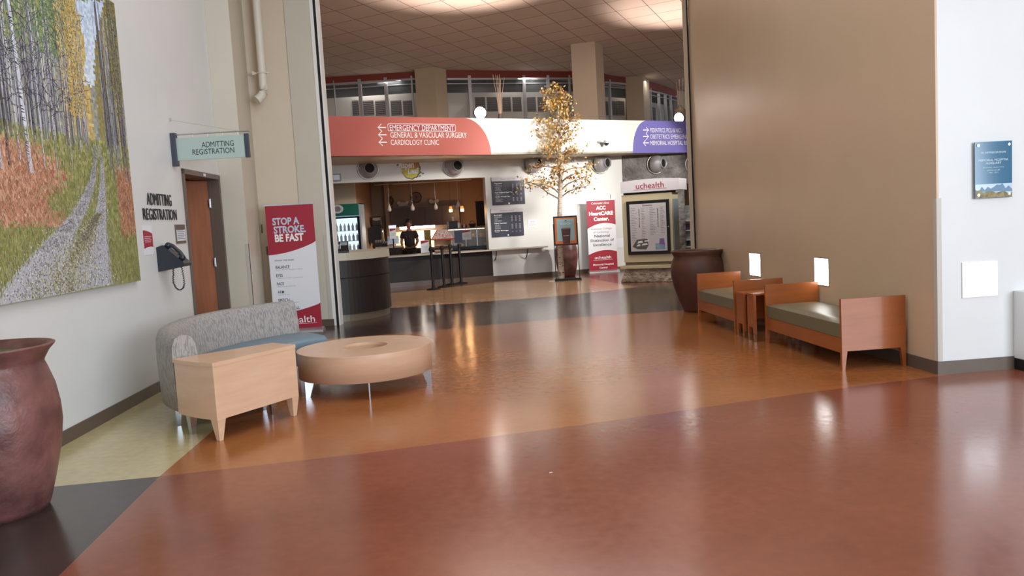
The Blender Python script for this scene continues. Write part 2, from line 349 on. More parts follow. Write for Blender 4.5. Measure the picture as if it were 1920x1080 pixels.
# ------------------------------------------------------------------ big aspen road painting
def make_painting():
    rnd = random.Random(4)
    PT = .045
    u1, zb = LW.uz(264, 526, -PT); zt = LW.uz(209, 3, -PT)[1]; u0 = u1-3.45
    root, loc = LW.thing('wall_painting', 'huge unframed canvas of a gravel track through an autumn birch forest on the left wall', 'painting', u0, zb, -PT)
    Wd, Hh = u1-u0, zt-zb
    c = MB(); c.box(0, Wd, 0, PT, 0, Hh); c.build('canvas', mat('canvas_edge', S(120, 116, 92), .7), root)
    V, F, C = [], [], []
    def q(pts, y, col):
        o = len(V); V.extend([(p[0], y, p[1]) for p in pts]); F.append(tuple(range(o, o+len(pts)))); C.append(col)
    def uz(px, py): a, b = LW.uz(px, py, -PT); return a-u0, b-zb
    def inside(p): return .003 < p[0] < Wd-.003 and .003 < p[1] < Hh-.003
    def mix(a, b, t): t = max(0, min(1, t)); return tuple(x*(1-t)+y*t for x, y in zip(a, b))
    def jit(c_, a=.12):
        k = 1+rnd.uniform(-a, a); return tuple(min(255, x*k) for x in c_)
    # normalised painting space: s 0..1 left to right, t 0..1 bottom to top
    U = lambda s, t: (s*Wd, t*Hh)
    def px2(px, py):
        a, b = uz(px, py); return a/Wd, b/Hh
    gx = [px2(0, 570)[0]]
    sky = [px2(*p) for p in ((140, 0), (150, 40), (160, 100), (158, 158), (178, 162), (176, 90), (190, 30), (196, 0))]
    hor = px2(180, 262)[1]
    def sky_in(s, t):
        n = len(sky); r_ = False; j = n-1
        for i in range(n):
            if (sky[i][1] > t) != (sky[j][1] > t) and s < (sky[j][0]-sky[i][0])*(t-sky[i][1])/(sky[j][1]-sky[i][1])+sky[i][0]: r_ = not r_
            j = i
        return r_
    s_vp = px2(178, 262)[0]
    sl = lambda px, py: px2(px, py)[0]
    # base coat as a fine mosaic of dabs
    nx, nz = 110, 100
    for i in range(nx):
        for j in range(nz):
            s, t = (i+.5)/nx, (j+.5)/nz
            s2, t2 = s+rnd.uniform(-.006, .006), t+rnd.uniform(-.006, .006)
            if t2 > hor:
                h = (t2-hor)/(1-hor)
                if sky_in(s2, t2): col = mix((226, 236, 246), (196, 216, 240), h)
                elif s2 > sky[4][0]: col = mix((150, 146, 96), (112, 112, 74), h) if rnd.random() < .6 else (160, 142, 70)
                else:
                    d = abs(s2-(sky[2][0]-.07))
                    if d < .075: col = rnd.choice([(212, 186, 116), (204, 178, 104), (218, 196, 136), (192, 174, 110)])
                    elif h > .45 and s2 > .42: col = rnd.choice([(128, 150, 104), (112, 138, 102), (150, 162, 108), (164, 168, 112)])
                    elif h > .5: col = rnd.choice([(146, 152, 108), (160, 158, 104), (120, 130, 90), (170, 170, 140)])
                    else: col = rnd.choice([(160, 164, 156), (168, 170, 146), (150, 154, 158), (164, 164, 128), (140, 142, 152)])
            else:
                g = t2/hor; col = mix((150, 150, 98), (182, 180, 124), g)
                if rnd.random() < .3: col = (144, 154, 86)
                rl = sl(104, 360)+rnd.uniform(-.05, .05); s2_ = t2; t2 = t2+rnd.uniform(-.03, .03)
                if s2 < rl+.05*sin(t2*40) and hor*.42 < t2 < hor*.90: col = rnd.choice([(196, 142, 112), (206, 154, 122), (184, 126, 96), (214, 170, 138)])
                if s2 > sl(222, 380) and hor*.36 < t2 < hor*.82: col = rnd.choice([(178, 124, 92), (166, 112, 80), (184, 138, 98)])
            q([U(i/nx, j/nz), U((i+1)/nx, j/nz), U((i+1)/nx, (j+1)/nz), U(i/nx, (j+1)/nz)], -.0004, jit(col, .1))
    def stroke(x, z, l, ang, wd, col, y):
        dx, dz = cos(ang)*l, sin(ang)*l; nx_, nz_ = -sin(ang)*wd, cos(ang)*wd
        pts = [(x-dx-nx_, z-dz-nz_), (x+dx-nx_*.4, z+dz-nz_*.4), (x+dx+nx_*.4, z+dz+nz_*.4), (x-dx+nx_, z-dz+nz_)]
        if all(inside(p) for p in pts): q(pts, y, col)
    # trunks, distant to near
    def trunk(s, t0, t1, wd, lean, col, y, marks=0):
        n = 14; cx = [s*Wd+lean*Hh*(k/n)+rnd.uniform(-.004, .004) for k in range(n+1)]
        for k in range(n):
            za, zb_ = (t0+(t1-t0)*k/n)*Hh, (t0+(t1-t0)*(k+1)/n)*Hh
            wa, wb = wd*(1-.4*k/n), wd*(1-.4*(k+1)/n)
            P = [(cx[k]-wa, za), (cx[k]+wa, za), (cx[k+1]+wb, zb_), (cx[k+1]-wb, zb_)]
            P = [(min(max(a, .004), Wd-.004), min(max(b, .004), Hh-.004)) for a, b in P]
            q(P, y, jit(col, .06))
            q([P[0], ((P[0][0]*2+P[1][0])/3, P[0][1]), ((P[3][0]*2+P[2][0])/3, P[3][1]), P[3]], y-.0001, tuple(x*.62 for x in col))
        for _ in range(marks):
            k = rnd.random(); z = (t0+(t1-t0)*k)*Hh; x = cx[int(k*n)]
            stroke(x, z, wd*.6, rnd.uniform(-.4, .4), .005, (40, 38, 44), y-.0002)
    cols = [(208, 210, 216), (188, 192, 202), (168, 170, 184), (214, 214, 214), (140, 140, 152), (120, 116, 128)]
    for _ in range(150):
        s = rnd.uniform(.0, sky[2][0]-.02) ; trunk(s, hor-rnd.uniform(-.01, .05), rnd.uniform(.62, .95), rnd.uniform(.006, .016), rnd.uniform(-.02, .02), rnd.choice(cols), -.0008, 2)
    for _ in range(46):
        s = rnd.uniform(sky[5][0]+.01, .995); trunk(s, hor-rnd.uniform(.0, .10), rnd.uniform(.7, .98), rnd.uniform(.005, .013), rnd.uniform(-.012, .012), rnd.choice(cols[1:]), -.0009, 3)
    for px_, wd, lean in ((222, .028, -.02), (232, .024, -.03), (200, .016, -.02)):
        trunk(min(.985, px2(px_+14, 330)[0]), hor-.13, .995, wd, lean, (118, 112, 116), -.0014, 14)
    for px_, py_, wd, lean, col in ((58, 325, .040, -.035, (214, 220, 230)), (38, 300, .014, -.02, (200, 204, 214)), (18, 310, .018, -.02, (92, 86, 96)), (84, 318, .013, .0, (206, 210, 216)), (108, 320, .012, .0, (190, 192, 200)), (136, 316, .009, .0, (214, 214, 214)), (2, 316, .024, -.01, (196, 204, 220)), (-40, 330, .035, -.02, (206, 212, 222)), (-75, 320, .02, 0, (110, 106, 116))):
        s, t_ = px2(px_, py_)
        if s > .01: trunk(s, t_, .995, wd, lean, col, -.0013, int(wd*700))
    # bare twigs
    for _ in range(620):
        s = rnd.uniform(0, sky[2][0]-.03); t_ = rnd.uniform(hor+.04, .97); x, z = U(s, t_); a = rnd.choice([rnd.uniform(.1, 1.1), pi-rnd.uniform(.1, 1.1)])
        for k in range(4):
            stroke(x, z, .03, a, .0028, (66, 60, 78), -.0016); x += cos(a)*.055; z += sin(a)*.055; a += rnd.uniform(-.5, .5)
    # leaves
    for _ in range(5200):
        r_ = rnd.random()
        if r_ < .3: s, t_, col = rnd.gauss(sky[2][0]-.075, .03), rnd.uniform(hor+.06, 1), rnd.choice([(222, 192, 108), (212, 178, 92), (230, 208, 146), (198, 170, 96)])
        elif r_ < .62: s, t_, col = rnd.gauss(sky[0][0]-.16, .07), rnd.triangular(.66, 1.0, .98), rnd.choice([(110, 140, 100), (128, 154, 104), (146, 164, 108), (96, 124, 92)])
        elif r_ < .82: s, t_, col = rnd.gauss(sky[6][0]+.07, .035), rnd.uniform(hor+.1, 1), rnd.choice([(120, 124, 72), (150, 138, 72), (90, 104, 66), (168, 150, 84)])
        else: s, t_, col = rnd.uniform(0, .45), rnd.uniform(.7, 1), rnd.choice([(150, 154, 92), (176, 166, 84), (120, 134, 80)])
        x, z = U(s, t_)
        if sky_in(s, t_): continue
        stroke(x, z, rnd.uniform(.006, .013), rnd.uniform(0, pi), rnd.uniform(.004, .008), jit(col), -.0020)
    # the track: two gravel ruts
    A = [(176, 272, .016), (178, 300, .028), (174, 335, .055), (162, 370, .09), (144, 405, .135), (122, 435, .19), (100, 470, .29), (78, 520, .45), (66, 566, .62)]
    B = [(184, 272, .016), (191, 305, .028), (192, 345, .055), (190, 385, .09), (186, 420, .14), (182, 455, .22), (176, 500, .33), (172, 540, .42)]
    for path, col in ((A, (188, 188, 196)), (B, (184, 184, 194))):
        P = [(uz(a, b), w_) for a, b, w_ in path]
        for (p, w1), (p2, w2) in zip(P, P[1:]):
            pts = [(p[0]-w1, p[1]), (p2[0]-w2, p2[1]), (p2[0]+w2, p2[1]), (p[0]+w1, p[1])]
            pts = [(min(max(a, .004), Wd-.004), min(max(b, .004), Hh-.004)) for a, b in pts]
            q(pts, -.0012, col)
    mid = [(184, 400, .05), (166, 435, .14), (145, 470, .26), (124, 520, .42), (114, 560, .5)]
    Pm = [(uz(a, b), w_) for a, b, w_ in mid]
    for (p, w1), (p2, w2) in zip(Pm, Pm[1:]):
        q([(min(max(a, .004), Wd-.004), min(max(b, .004), Hh-.004)) for a, b in ((p[0]-w1, p[1]), (p2[0]-w2, p2[1]), (p2[0]+w2, p2[1]), (p[0]+w1, p[1]))], -.0011, (158, 156, 122))
    for _ in range(5200):
        k = rnd.randrange(len(mid)-1); f_ = rnd.random(); (pa, wa_), (pb_, wb_) = Pm[k], Pm[k+1]; w_ = wa_*(1-f_)+wb_*f_
        x = pa[0]*(1-f_)+pb_[0]*f_+rnd.gauss(0, w_*.6); z = pa[1]*(1-f_)+pb_[1]*f_; r_ = rnd.uniform(.004, .010)
        stroke(x, z, r_, rnd.uniform(0, pi), r_*.7, jit(rnd.choice([(206, 202, 160), (150, 144, 100), (222, 220, 206), (130, 126, 96), (176, 170, 112), (196, 196, 200)]), .08), -.0021)
    vis = lambda x, z: min(1, max(0, (hor*Hh-z)/(hor*Hh)))
    for _ in range(11000):
        path = rnd.choice([A, A, B]); k = rnd.randrange(len(path)-1); f_ = rnd.random()**.7
        pa, pb_ = uz(*path[k][:2]), uz(*path[k+1][:2]); w_ = path[k][2]*(1-f_)+path[k+1][2]*f_
        x = pa[0]*(1-f_)+pb_[0]*f_+rnd.gauss(0, w_*.62); z = pa[1]*(1-f_)+pb_[1]*f_+rnd.uniform(-.01, .01)
        r_ = .003+.008*vis(x, z)*rnd.random()
        stroke(x, z, r_, rnd.uniform(0, pi), r_*.7, jit(rnd.choice([(214, 216, 224), (160, 160, 172), (120, 118, 124), (228, 228, 226), (150, 146, 110), (190, 188, 196)]), .08), -.0018)
    # grass
    for _ in range(17000):
        s, t_ = rnd.random(), rnd.random()**1.0*hor*.99; x, z = U(s, t_)
        red = (s < sl(108, 360)+.05*sin(t_*40) and hor*.42 < t_ < hor*.9) or (s > sl(222, 380) and hor*.36 < t_ < hor*.84)
        on = False
        for path in (A, B):
            for k in range(len(path)-1):
                pa, pb_ = uz(*path[k][:2]), uz(*path[k+1][:2])
                if pb_[1] <= z <= pa[1]:
                    f_ = (z-pa[1])/(pb_[1]-pa[1]); cx_ = pa[0]*(1-f_)+pb_[0]*f_; w_ = path[k][2]*(1-f_)+path[k+1][2]*f_
                    on = on or abs(x-cx_) < w_*.85
        if on: continue
        if red: col = rnd.choice([(214, 166, 136), (186, 120, 92), (230, 196, 164), (162, 98, 74)]); a = rnd.uniform(.5, 2.6)
        else: col = rnd.choice([(140, 148, 84), (164, 166, 100), (124, 134, 76), (184, 176, 114), (150, 138, 82)]); a = rnd.uniform(1.2, 1.95)
        stroke(x, z, rnd.uniform(.008, .03), a, .0022, jit(col), -.0019)
    me = bpy.data.meshes.new('painted_scene'); me.from_pydata(V, [], F); me.update()
    ca = me.color_attributes.new('Col', 'FLOAT_COLOR', 'CORNER'); data = []
    for p_, col in zip(me.polygons, C): data += list(S(*col))*len(p_.vertices)
    ca.data.foreach_set('color', data)
    m = bpy.data.materials.new('paint_layer'); m.use_nodes = True; b = m.node_tree.nodes['Principled BSDF']; b.inputs['Roughness'].default_value = .6
    an = m.node_tree.nodes.new('ShaderNodeVertexColor'); an.layer_name = 'Col'; m.node_tree.links.new(an.outputs[0], b.inputs['Base Color'])
    me.materials.append(m); o = bpy.data.objects.new('painted_scene', me); COL.objects.link(o); o.parent = root
make_painting()

# ------------------------------------------------------------------ things on the left wall
def word(frame, body, label, px0, py_top, px1, py_bot, mt, group=None):
    (ua, za), (ub, zb_) = frame.uz(px0, py_bot), frame.uz(px1, py_bot)
    h = frame.uz(px0, py_top)[1]-frame.uz(px0, py_bot)[1]
    root, loc = frame.thing('wall_lettering', label, 'lettering', ua, za, -.005, group)
    full = txt(body, .02, 0, 0)[2]; k = (ub-ua)/(full[1]-full[0])
    for i, ch in enumerate(body):
        pre = txt(body[:i+1], .02, 0, 0)[2][1]; cw = txt(ch, .02, 0, 0)[2]
        m = MB(); x1 = (pre-full[0])*k; m.text(ch, x1-(cw[1]-cw[0])*k, 0, h, y=-.004, w=(cw[1]-cw[0])*k*.9, align='l', ext=.006, bold=.0)
        m.build('letter', mt, root)
word(LW, 'ADMITTING', 'black raised capital letters reading ADMITTING on the wall, the upper word', 275, 361, 321, 384, BLACK)
word(LW, 'REGISTRATION', 'black raised capital letters reading REGISTRATION on the wall, the lower word', 268, 390, 331, 412, BLACK)

# brochure holder print
u, z = LW.uz(271, 479); root, loc = LW.thing('wall_flyer', 'white flyer with a crimson wave taped to the wall beside the phone', 'flyer', u, z, -.004)
fw, fh = LW.uz(288, 476)[0]-u, LW.uz(270, 423)[1]-z
m = MB(); m.box(0, fw, 0, .003, 0, fh); m.build('sheet', PAPER, root)
m = MB(); n = 16
m.prism([(fw*i/n, fh*(.22+.06*sin(i/n*2.4))) for i in range(n+1)]+[(fw*(1-i/n), fh*(.84-.12*(1-i/n)**2)) for i in range(n+1)], -.001, 0); m.build('printed_wave', CRIM, root)
m = MB()
for k in range(4): m.box(fw*.12, fw*(.85-.1*(k % 2)), -.002, -.0011, fh*(.62-.06*k), fh*(.635-.06*k))
m.build('printed_lines', WHITEINK, root)
# framed notice
u, z = LW.uz(330, 457); root, loc = LW.thing('framed_notice', 'small grey framed notice with blue-grey text lines beside the door', 'notice', u, z, -.012)
fw, fh = LW.uz(348, 457)[0]-u, LW.uz(329, 421)[1]-z
m = MB(); m.box(0, fw, 0, .012, 0, fh); m.build('frame', DOORF, root, bevel=.003)
m = MB(); m.box(.02, fw-.02, -.002, 0, .03, fh-.06); m.build('sheet', PAPER, root)
m = MB()
for k in range(6): m.box(.035, fw-.04-.03*(k % 2), -.003, -.002, .05+k*.02, .056+k*.02)
m.text('NOTICE', fw/2, fh-.04, .018, y=-.001, w=fw*.6)
m.build('printed_lines', mat('slate_ink', S(96, 104, 124), .5), root)
# wall telephone
u, z = LW.uz(296, 502); root, loc = LW.thing('wall_telephone', 'black wall phone with handset and coiled cord left of the door', 'telephone', u, z, 0)
PLAST = mat('phone_plastic', S(38, 42, 52), .32)
m = MB(); m.prism([(0, -.045), (0, .215), (-.07, .235), (-.275, .03), (-.27, .0)], 0, .23, 'x'); m.build('phone_body', PLAST, root, bevel=.006)
SL = Matrix.Translation((0, -.07, .235)) @ Matrix.Rotation(radians(45), 4, 'X')
m = MB(); m.M = SL; m.box(.12, .21, -.10, -.03, 0, .006); m.build('display', mat('phone_display', S(150, 160, 170), .2), root)
for i in range(4):
    for j in range(3): m = MB(); m.M = SL; m.box(.12+.033*j, .14+.033*j, -.25+.03*i, -.235+.03*i, 0, .006); m.build('key', mat('phone_keys', S(84, 90, 102), .4), root)
m = MB(); m.M = SL
m.tube([(.055, -.03, .03), (.055, -.07, .05), (.055, -.17, .05), (.055, -.225, .03)], [.026, .021, .021, .026], 12)
m.ball((.055, -.03, .022), .033); m.ball((.055, -.225, .022), .033); m.build('handset', PLAST, root)
m = MB(); pth = []
base = [(.055, -.14, .0), (.055, -.135, -.08), (.05, -.13, -.17), (.055, -.16, -.24), (.06, -.20, -.25), (.06, -.235, -.20), (.055, -.235, -.09), (.055, -.225, .01)]
def smooth(pts, n=10):
    out = []; P = [Vector(p) for p in pts]; P = [P[0]]+P+[P[-1]]
    for i in range(1, len(P)-2):
        for k in range(n):
            t = k/n; a, b, c, d = P[i-1:i+3]
            out.append(.5*((2*b)+(c-a)*t+(2*a-5*b+4*c-d)*t*t+(3*b-a-3*c+d)*t**3))
    out.append(P[-2]); return out
sp = smooth(base, 16)
for k, p in enumerate(sp): pth.append(p+Vector((cos(k*1.9)*.009, sin(k*1.9)*.009, 0)))
m.tube(pth, .0045, 6); m.build('coiled_cord', PLAST, root)
u, z = LW.uz(330, 480); m = MB(); w_ = MB(); w_.box(0, .13, -.004, 0, 0, .12)
o = w_.build('instruction_card', PAPER, None, loc=LW.world(u-.02, 0, z-.02)); o.rotation_euler = (0, 0, LW.rz)
tagk(o, 'small white card on the wall behind the black phone', 'card')
# projecting sign
u, z = LW.uz(325, 309); zt_ = LW.uz(322, 254)[1]
root = empty('projecting_sign', LW.world(u, 0, z), 0, 'pale green ADMITTING REGISTRATION blade sign hanging out from the wall over the door', 'sign')
sb = LW.world(u, 0, z)
# the blade comes out from the wall facing the camera
def sgn(px, py): p = at(px, py, sb.y); return p.x-sb.x, p.z-sb.z
H1 = zt_-z; x1 = sgn(470, 300)[0]; zl, zr = .03, sgn(468, 301)[1]
SGM = mat('sign_green_grey', S(172, 190, 182), .4)
m = MB(); m.box(-.0, .06, -.035, .035, -.02, H1+.02); m.build('wall_bracket', mat('sign_slate', S(62, 66, 78), .4), root, bevel=.004)
m = MB(); m.box(.05, x1-.04, -.012, .012, .04, H1-.04); m.build('blade', SGM, root)
m = MB(); m.box(x1-.05, x1, -.02, .02, .035, H1-.03); m.build('end_cap', mat('sign_slate', S(62, 66, 78), .4), root, bevel=.003)
m = MB(); m.tube([(.0, 0, H1+.0), (x1+.02, 0, H1+.0)], .008, 8)
for k in range(4): m.tube([(.25+.17*k, 0, H1-.04), (.25+.17*k, 0, H1)], .004, 6)
m.build('rod', STEEL, root)
m = MB(); m.tube([(-.0, 0, H1+.17), (x1*.9, 0, H1+.0)], .0015, 5); m.box(0, .02, -.008, .008, H1+.155, H1+.19); m.build('guy_wire', STEEL, root)
m = MB(); xa, xb = sgn(379, 275)[0], sgn(439, 270)[0]; hh = .062
zc1, zc2 = sgn(409, 275)[1], sgn(401, 288.5)[1]
line(root, INK, 'ADMITTING', xb, zc1, hh, y=-.0135, w=xb-xa, align='r', bold=.0); xc = sgn(362, 289)[0]
line(root, INK, 'REGISTRATION', xb, zc2, hh, y=-.0135, w=xb-xc, align='r', bold=.0)
# white drain pipe on the pier
ub = Frame((pE0.x, pE0.y), (pE0.x+1, pE0.y))
def pp(px, py): p = at(px, py, pE0.y-.15); return p
a = pp(482, 0); b = pp(494, 168); c_ = pp(491, 186)
root = empty('drain_pipe', (b.x, pE0.y-.15, b.z), 0, 'cream painted pipe running down the pier and ending in an elbow', 'pipe')
r_ = .062; PIP = mat('pipe_paint', S(226, 220, 204), .35)
m = MB(); m.tube([(0, 0, HZ-b.z), (0, 0, .05)], r_, 20); m.build('pipe', PIP, root)
m = MB(); el = [(0, 0, .08), (0, 0, 0), (-.005, -.005, -.05), (-.03, -.03, -.10), (-.075, -.06, -.15)]
m.tube(el, [r_*1.12, r_*1.12, r_*1.1, r_*1.08, r_*1.08], 20); m.tube([(-.075, -.06, -.15), (-.10, -.08, -.175)], r_*1.2, 20); m.build('elbow', PIP, root)
m = MB(); zc = pp(490, 137).z-b.z
m.lathe([(r_*1.02, -.012), (r_*1.25, -.012), (r_*1.25, .012), (r_*1.02, .012)], (0, 0, zc), 24, cap=False); m.box(-.13, .12, -.008, .008, zc-.01, zc+.01); m.box(-.15, -.12, -.03, .05, zc-.025, zc+.025)
m.build('clamp', PIP, root)
# small dark switches on the niche wall
ni = Frame((pE0.x, pE0.y), (pE1.x, pE1.y))
for (px_, py_), lb in (((491, 429), 'tiny dark wall sensor on the tan niche left of the stroke banner'), ((501, 470), 'faint brown outlet cover low on the tan niche left of the stroke banner')):
    u, z = ni.uz(px_, py_); m = MB(); m.box(-.012, .012, -.01, 0, -.07, .07)
    o = m.build('wall_switch', DOORF, None, bevel=.002, loc=ni.world(u, 0, z)); o.rotation_euler = (0, 0, ni.rz); tagk(o, lb, 'switch')

# ------------------------------------------------------------------ right hand walls
u0_, z0_ = RF.uz(1824, 373); u1_, z1_ = RF.uz(1893, 264)
root, loc = RF.thing('acrylic_plaque', 'blue acrylic appreciation plaque with mountain strip on the bright wall', 'plaque', u0_, z0_, -.03)
pw, ph = u1_-u0_, z1_-z0_
m = MB(); m.box(0, pw, 0, .008, 0, ph); m.build('panel', mat('plaque_blue', S(44, 104, 138), .12, coat=.4), root, bevel=.001)
m = MB(); m.box(.002, pw-.002, -.0006, 0, .003, ph*.25); m.build('sky_strip', mat('plaque_sky', S(190, 214, 226), .15), root)
m = MB(); rr = random.Random(2)
m.prism([(.002, .12*ph), (.002, .16*ph)]+[(pw*(.1+.8*i/10), ph*(.12+.09*abs(sin(i*1.7))+(.05 if 5 < i < 9 else 0))) for i in range(11)]+[(pw-.002, .14*ph), (pw-.002, .1*ph)], -.0012, -.0006)
m.build('mountains', mat('plaque_mountain', S(92, 128, 160), .3), root)
m = MB(); m.prism([(.002, .003), (.002, .13*ph)]+[(pw*i/9, ph*(.135-.05*i/9+.02*sin(i*2.1))) for i in range(1, 9)]+[(pw-.002, .09*ph), (pw-.002, .003)], -.0018, -.0012)
m.build('foothills', mat('plaque_hills', S(150, 142, 80), .4, vscale=30, col2=S(104, 84, 56)), root)
for s_, zz, wd, h_ in (('IN APPRECIATION', .79, .66, .017), ('MEMORIAL HOSPITAL', .655, .80, .019), ('AUXILIARY', .60, .42, .019), ('Extraordinary volunteer service', .535, .56, .009), ('&', .50, .03, .008), ('philanthropic gift', .485, .34, .010), ('1961 - 2011', .44, .24, .010)):
    if s_ == '&': continue
    line(root, mat('plaque_ink', S(206, 226, 232), .4), s_, pw/2, ph*zz, h_, y=-.0005, w=pw*wd)
for x, z in ((.03, .03), (pw-.03, .03), (.03, ph-.03), (pw-.03, ph-.03)):
    m = MB(); m.lathe([(.012, -.006), (.012, .028)], (x, 0, z), 16, ax='y'); m.build('standoff', CHROME, root)
u0_, z0_ = RF.uz(1803, 559); u1_, z1_ = RF.uz(1869, 488)
root, loc = RF.thing('wall_steel_plate', 'square steel plate low on the bright wall, its reflected glare drawn as glow', 'wall light', u0_, z0_, -.012)
pw, ph = u1_-u0_, z1_-z0_
m = MB(); m.box(0, pw, 0, .012, 0, ph); m.build('frame', WHITE, root, bevel=.002)
m = MB(); m.box(.008, pw-.008, -.003, 0, .008, ph-.008); m.build('glare_face', mat('plate_glare', S(240, 250, 255), .4, emit=1.6), root)  # light reflected by the steel plate, put in as emission
for i, (x0, y0, x1_, y1_) in enumerate(((1407, 515, 1425, 473), (1529, 532, 1553, 481))):
    ua, za = RW.uz(x0, y0); ub, zb_ = RW.uz(x1_, y1_)
    wd, ht = ub-ua, .30
    root, loc = RW.thing('step_light', ('recessed step light in the tan wall behind the small nesting tables, the farther one', 'recessed step light in the tan wall above the nearer bench')[i], 'wall light', ua, za, -.004, 'step lights in the tan wall')
    m = MB(); m.box(-.012, wd+.012, 0, .004, -.012, ht+.012); m.build('trim_frame', mat('grey_frame', S(140, 130, 124), .4, metal=.3), root)
    m = MB(); m.box(0, wd, -.002, 0, 0, ht); m.build('lens', mat('step_glow', (1, .985, .95, 1), .4, emit=7), root)
# counter casework on the far right
u, z = RF.uz(1900, 600)
root, loc = RF.thing('wall_casework', 'cream casework with lit slot and black plinth at the right edge', 'cabinet', u, 0, -.14)
m = MB(); m.box(0, 2.2, 0, .14, .10, .70); m.build('body', CREAM, root, bevel=.004)
m = MB(); m.box(0, 2.2, .01, .14, 0, .10); m.build('plinth', BLACK, root)
m = MB(); m.box(0.03, .6, -.01, 0, .43, .56); m.build('lit_panel', mat('plate_glare2', S(255, 246, 226), .4, emit=1.0), root)

# ------------------------------------------------------------------ planters
def planter(px_c, Y, prof, label, inner, mt):
    root = empty('planter_urn', (px_c, Y, 0), 0, label, 'planter')
    m = MB(); m.lathe(prof, n=64); m.build('urn', mt, root)
    r0, h0 = inner; m = MB(); m.lathe([(.001, h0), (r0, h0)], n=48, cap=False); m.build('moss', mat('moss', S(86, 104, 52), .9, var=.4, vscale=40, bump=.8, bscale=60), root)
    return root
CLAY = mat('mottled_clay', S(138, 92, 86), .40, vscale=4.5, col2=S(84, 52, 50), bump=.5, bscale=13, detail=9)
CLAYD = mat('dark_clay', S(98, 62, 48), .5, vscale=6, col2=S(80, 50, 40), bump=.1, bscale=14)
P0 = (-3.125, 4.66)
planter(P0[0], P0[1], [(.001, 0), (.245, 0), (.262, .04), (.305, .2), (.345, .37), (.364, .52), (.362, .62), (.345, .74), (.312, .85), (.298, .885), (.302, .90), (.33, .95), (.362, .985), (.366, .995), (.355, 1.0), (.325, .985), (.30, .96), (.295, .93)],
        'large mottled red-brown clay urn on the charcoal floor at the left edge', (.297, .945), CLAY)
rc = .39
planter(2.885, 12.32, [(.001, 0), (.22, 0), (.235, .04), (.30, .2), (.365, .38), (.40, .56), (.405, .68), (.385, .78), (.352, .85), (.365, .885), (.395, .93), (.395, .95), (.37, .95), (.35, .92)],
        'dark brown clay urn with a wide rim beside the far bench', (.352, .91), CLAYD)

# ------------------------------------------------------------------ curved settee, wedge table, round table
CX, CY = -1.34, 7.74
def arc(r, a, z=0): return (r*cos(radians(a)), r*sin(radians(a)), z)
def sweep(mb, sec, a0, a1, n=48):
    """sec: list of (radius, z); swept about the local origin"""
    k = len(sec); vs = [arc(r, a0+(a1-a0)*i/n, z) for i in range(n+1) for r, z in sec]
    mb.add(vs, [(i*k+j, (i+1)*k+j, (i+1)*k+(j+1) % k, i*k+(j+1) % k) for i in range(n) for j in range(k)], True)
    mb.add(vs[:k], [tuple(range(k))]); mb.add(vs[-k:], [tuple(range(k))[::-1]])
FAB = bpy.data.materials.new('wave_fabric'); FAB.use_nodes = True
nt = FAB.node_tree; b = nt.nodes['Principled BSDF']; b.inputs['Roughness'].default_value = .75
tc = nt.nodes.new('ShaderNodeTexCoord'); mp = nt.nodes.new('ShaderNodeMapping'); mp.inputs['Scale'].default_value = (1, 1, .17); nt.links.new(tc.outputs['Object'], mp.inputs[0])
wv = nt.nodes.new('ShaderNodeTexNoise'); wv.inputs['Scale'].default_value = 80; wv.inputs['Detail'].default_value = 1.5; wv.inputs['Distortion'].default_value = .6; nt.links.new(mp.outputs[0], wv.inputs['Vector'])
rp = nt.nodes.new('ShaderNodeValToRGB'); rp.color_ramp.elements[0].position = .44; rp.color_ramp.elements[1].position = .52
rp.color_ramp.elements[0].color = S(142, 136, 132); rp.color_ramp.elements[1].color = S(168, 163, 159)
nt.links.new(wv.outputs['Fac'], rp.inputs[0]); nt.links.new(rp.outputs[0], b.inputs['Base Color'])
SEATB = mat('slate_blue_vinyl', S(112, 136, 150), .42, bump=.08, bscale=60)
A0, A1 = 224, 130
root = empty('curved_settee', (CX, CY, 0), 0, 'curved lobby settee with grey wave fabric back and slate blue seat', 'sofa')
m = MB(); sweep(m, [(1.97, .17), (1.985, .5), (1.98, .70), (1.955, .765), (1.91, .79), (1.86, .79), (1.815, .765), (1.79, .71), (1.75, .45), (1.74, .30), (1.74, .17)], A0, A1); m.build('backrest', FAB, root)
m = MB(); sweep(m, [(1.735, .17), (1.735, .43), (1.4, .44), (1.14, .435), (1.09, .41), (1.075, .37), (1.075, .17)], A0-3, A1, 40); m.build('seat', SEATB, root, bevel=.012)
def plate_leg(mb, c, r_out, a, w0, w1, h, th=.02, dirx=1):
    """tapered flat leg standing in the radial plane"""
    p = Vector(arc(r_out, a)); d = Vector((cos(radians(a)), sin(radians(a)), 0))*dirx; n_ = Vector((-d.y, d.x, 0))*th/2
    b_ = [p-n_, p-d*w0-n_, p-d*w0+n_, p+n_]; t_ = [p-n_, p-d*w1-n_, p-d*w1+n_, p+n_]
    mb.hexa([(q.x+c[0], q.y+c[1], 0) for q in b_], [(q.x+c[0], q.y+c[1], h) for q in t_])
LEGM = mat('polished_aluminium', S(200, 206, 214), .22, metal=1)
def tleg(x, y, h, w0, w1, mt, parent, rot=0, name='leg'):
    m = MB(); m.M = Matrix.Translation((x, y, 0)) @ Matrix.Rotation(rot, 4, 'Z')
    m.hexa([(-w0, -w0, 0), (w0, -w0, 0), (w0, w0, 0), (-w0, w0, 0)], [(-w1, -w1, h), (w1, -w1, h), (w1, w1, h), (-w1, w1, h)]); return m.build(name, mt, parent, bevel=.002)
for a in (216, 176, 136):
    for r in (1.9, 1.17): x, y, _ = arc(r, a); tleg(x, y, .17, .016, .03, LEGM, root, radians(a))
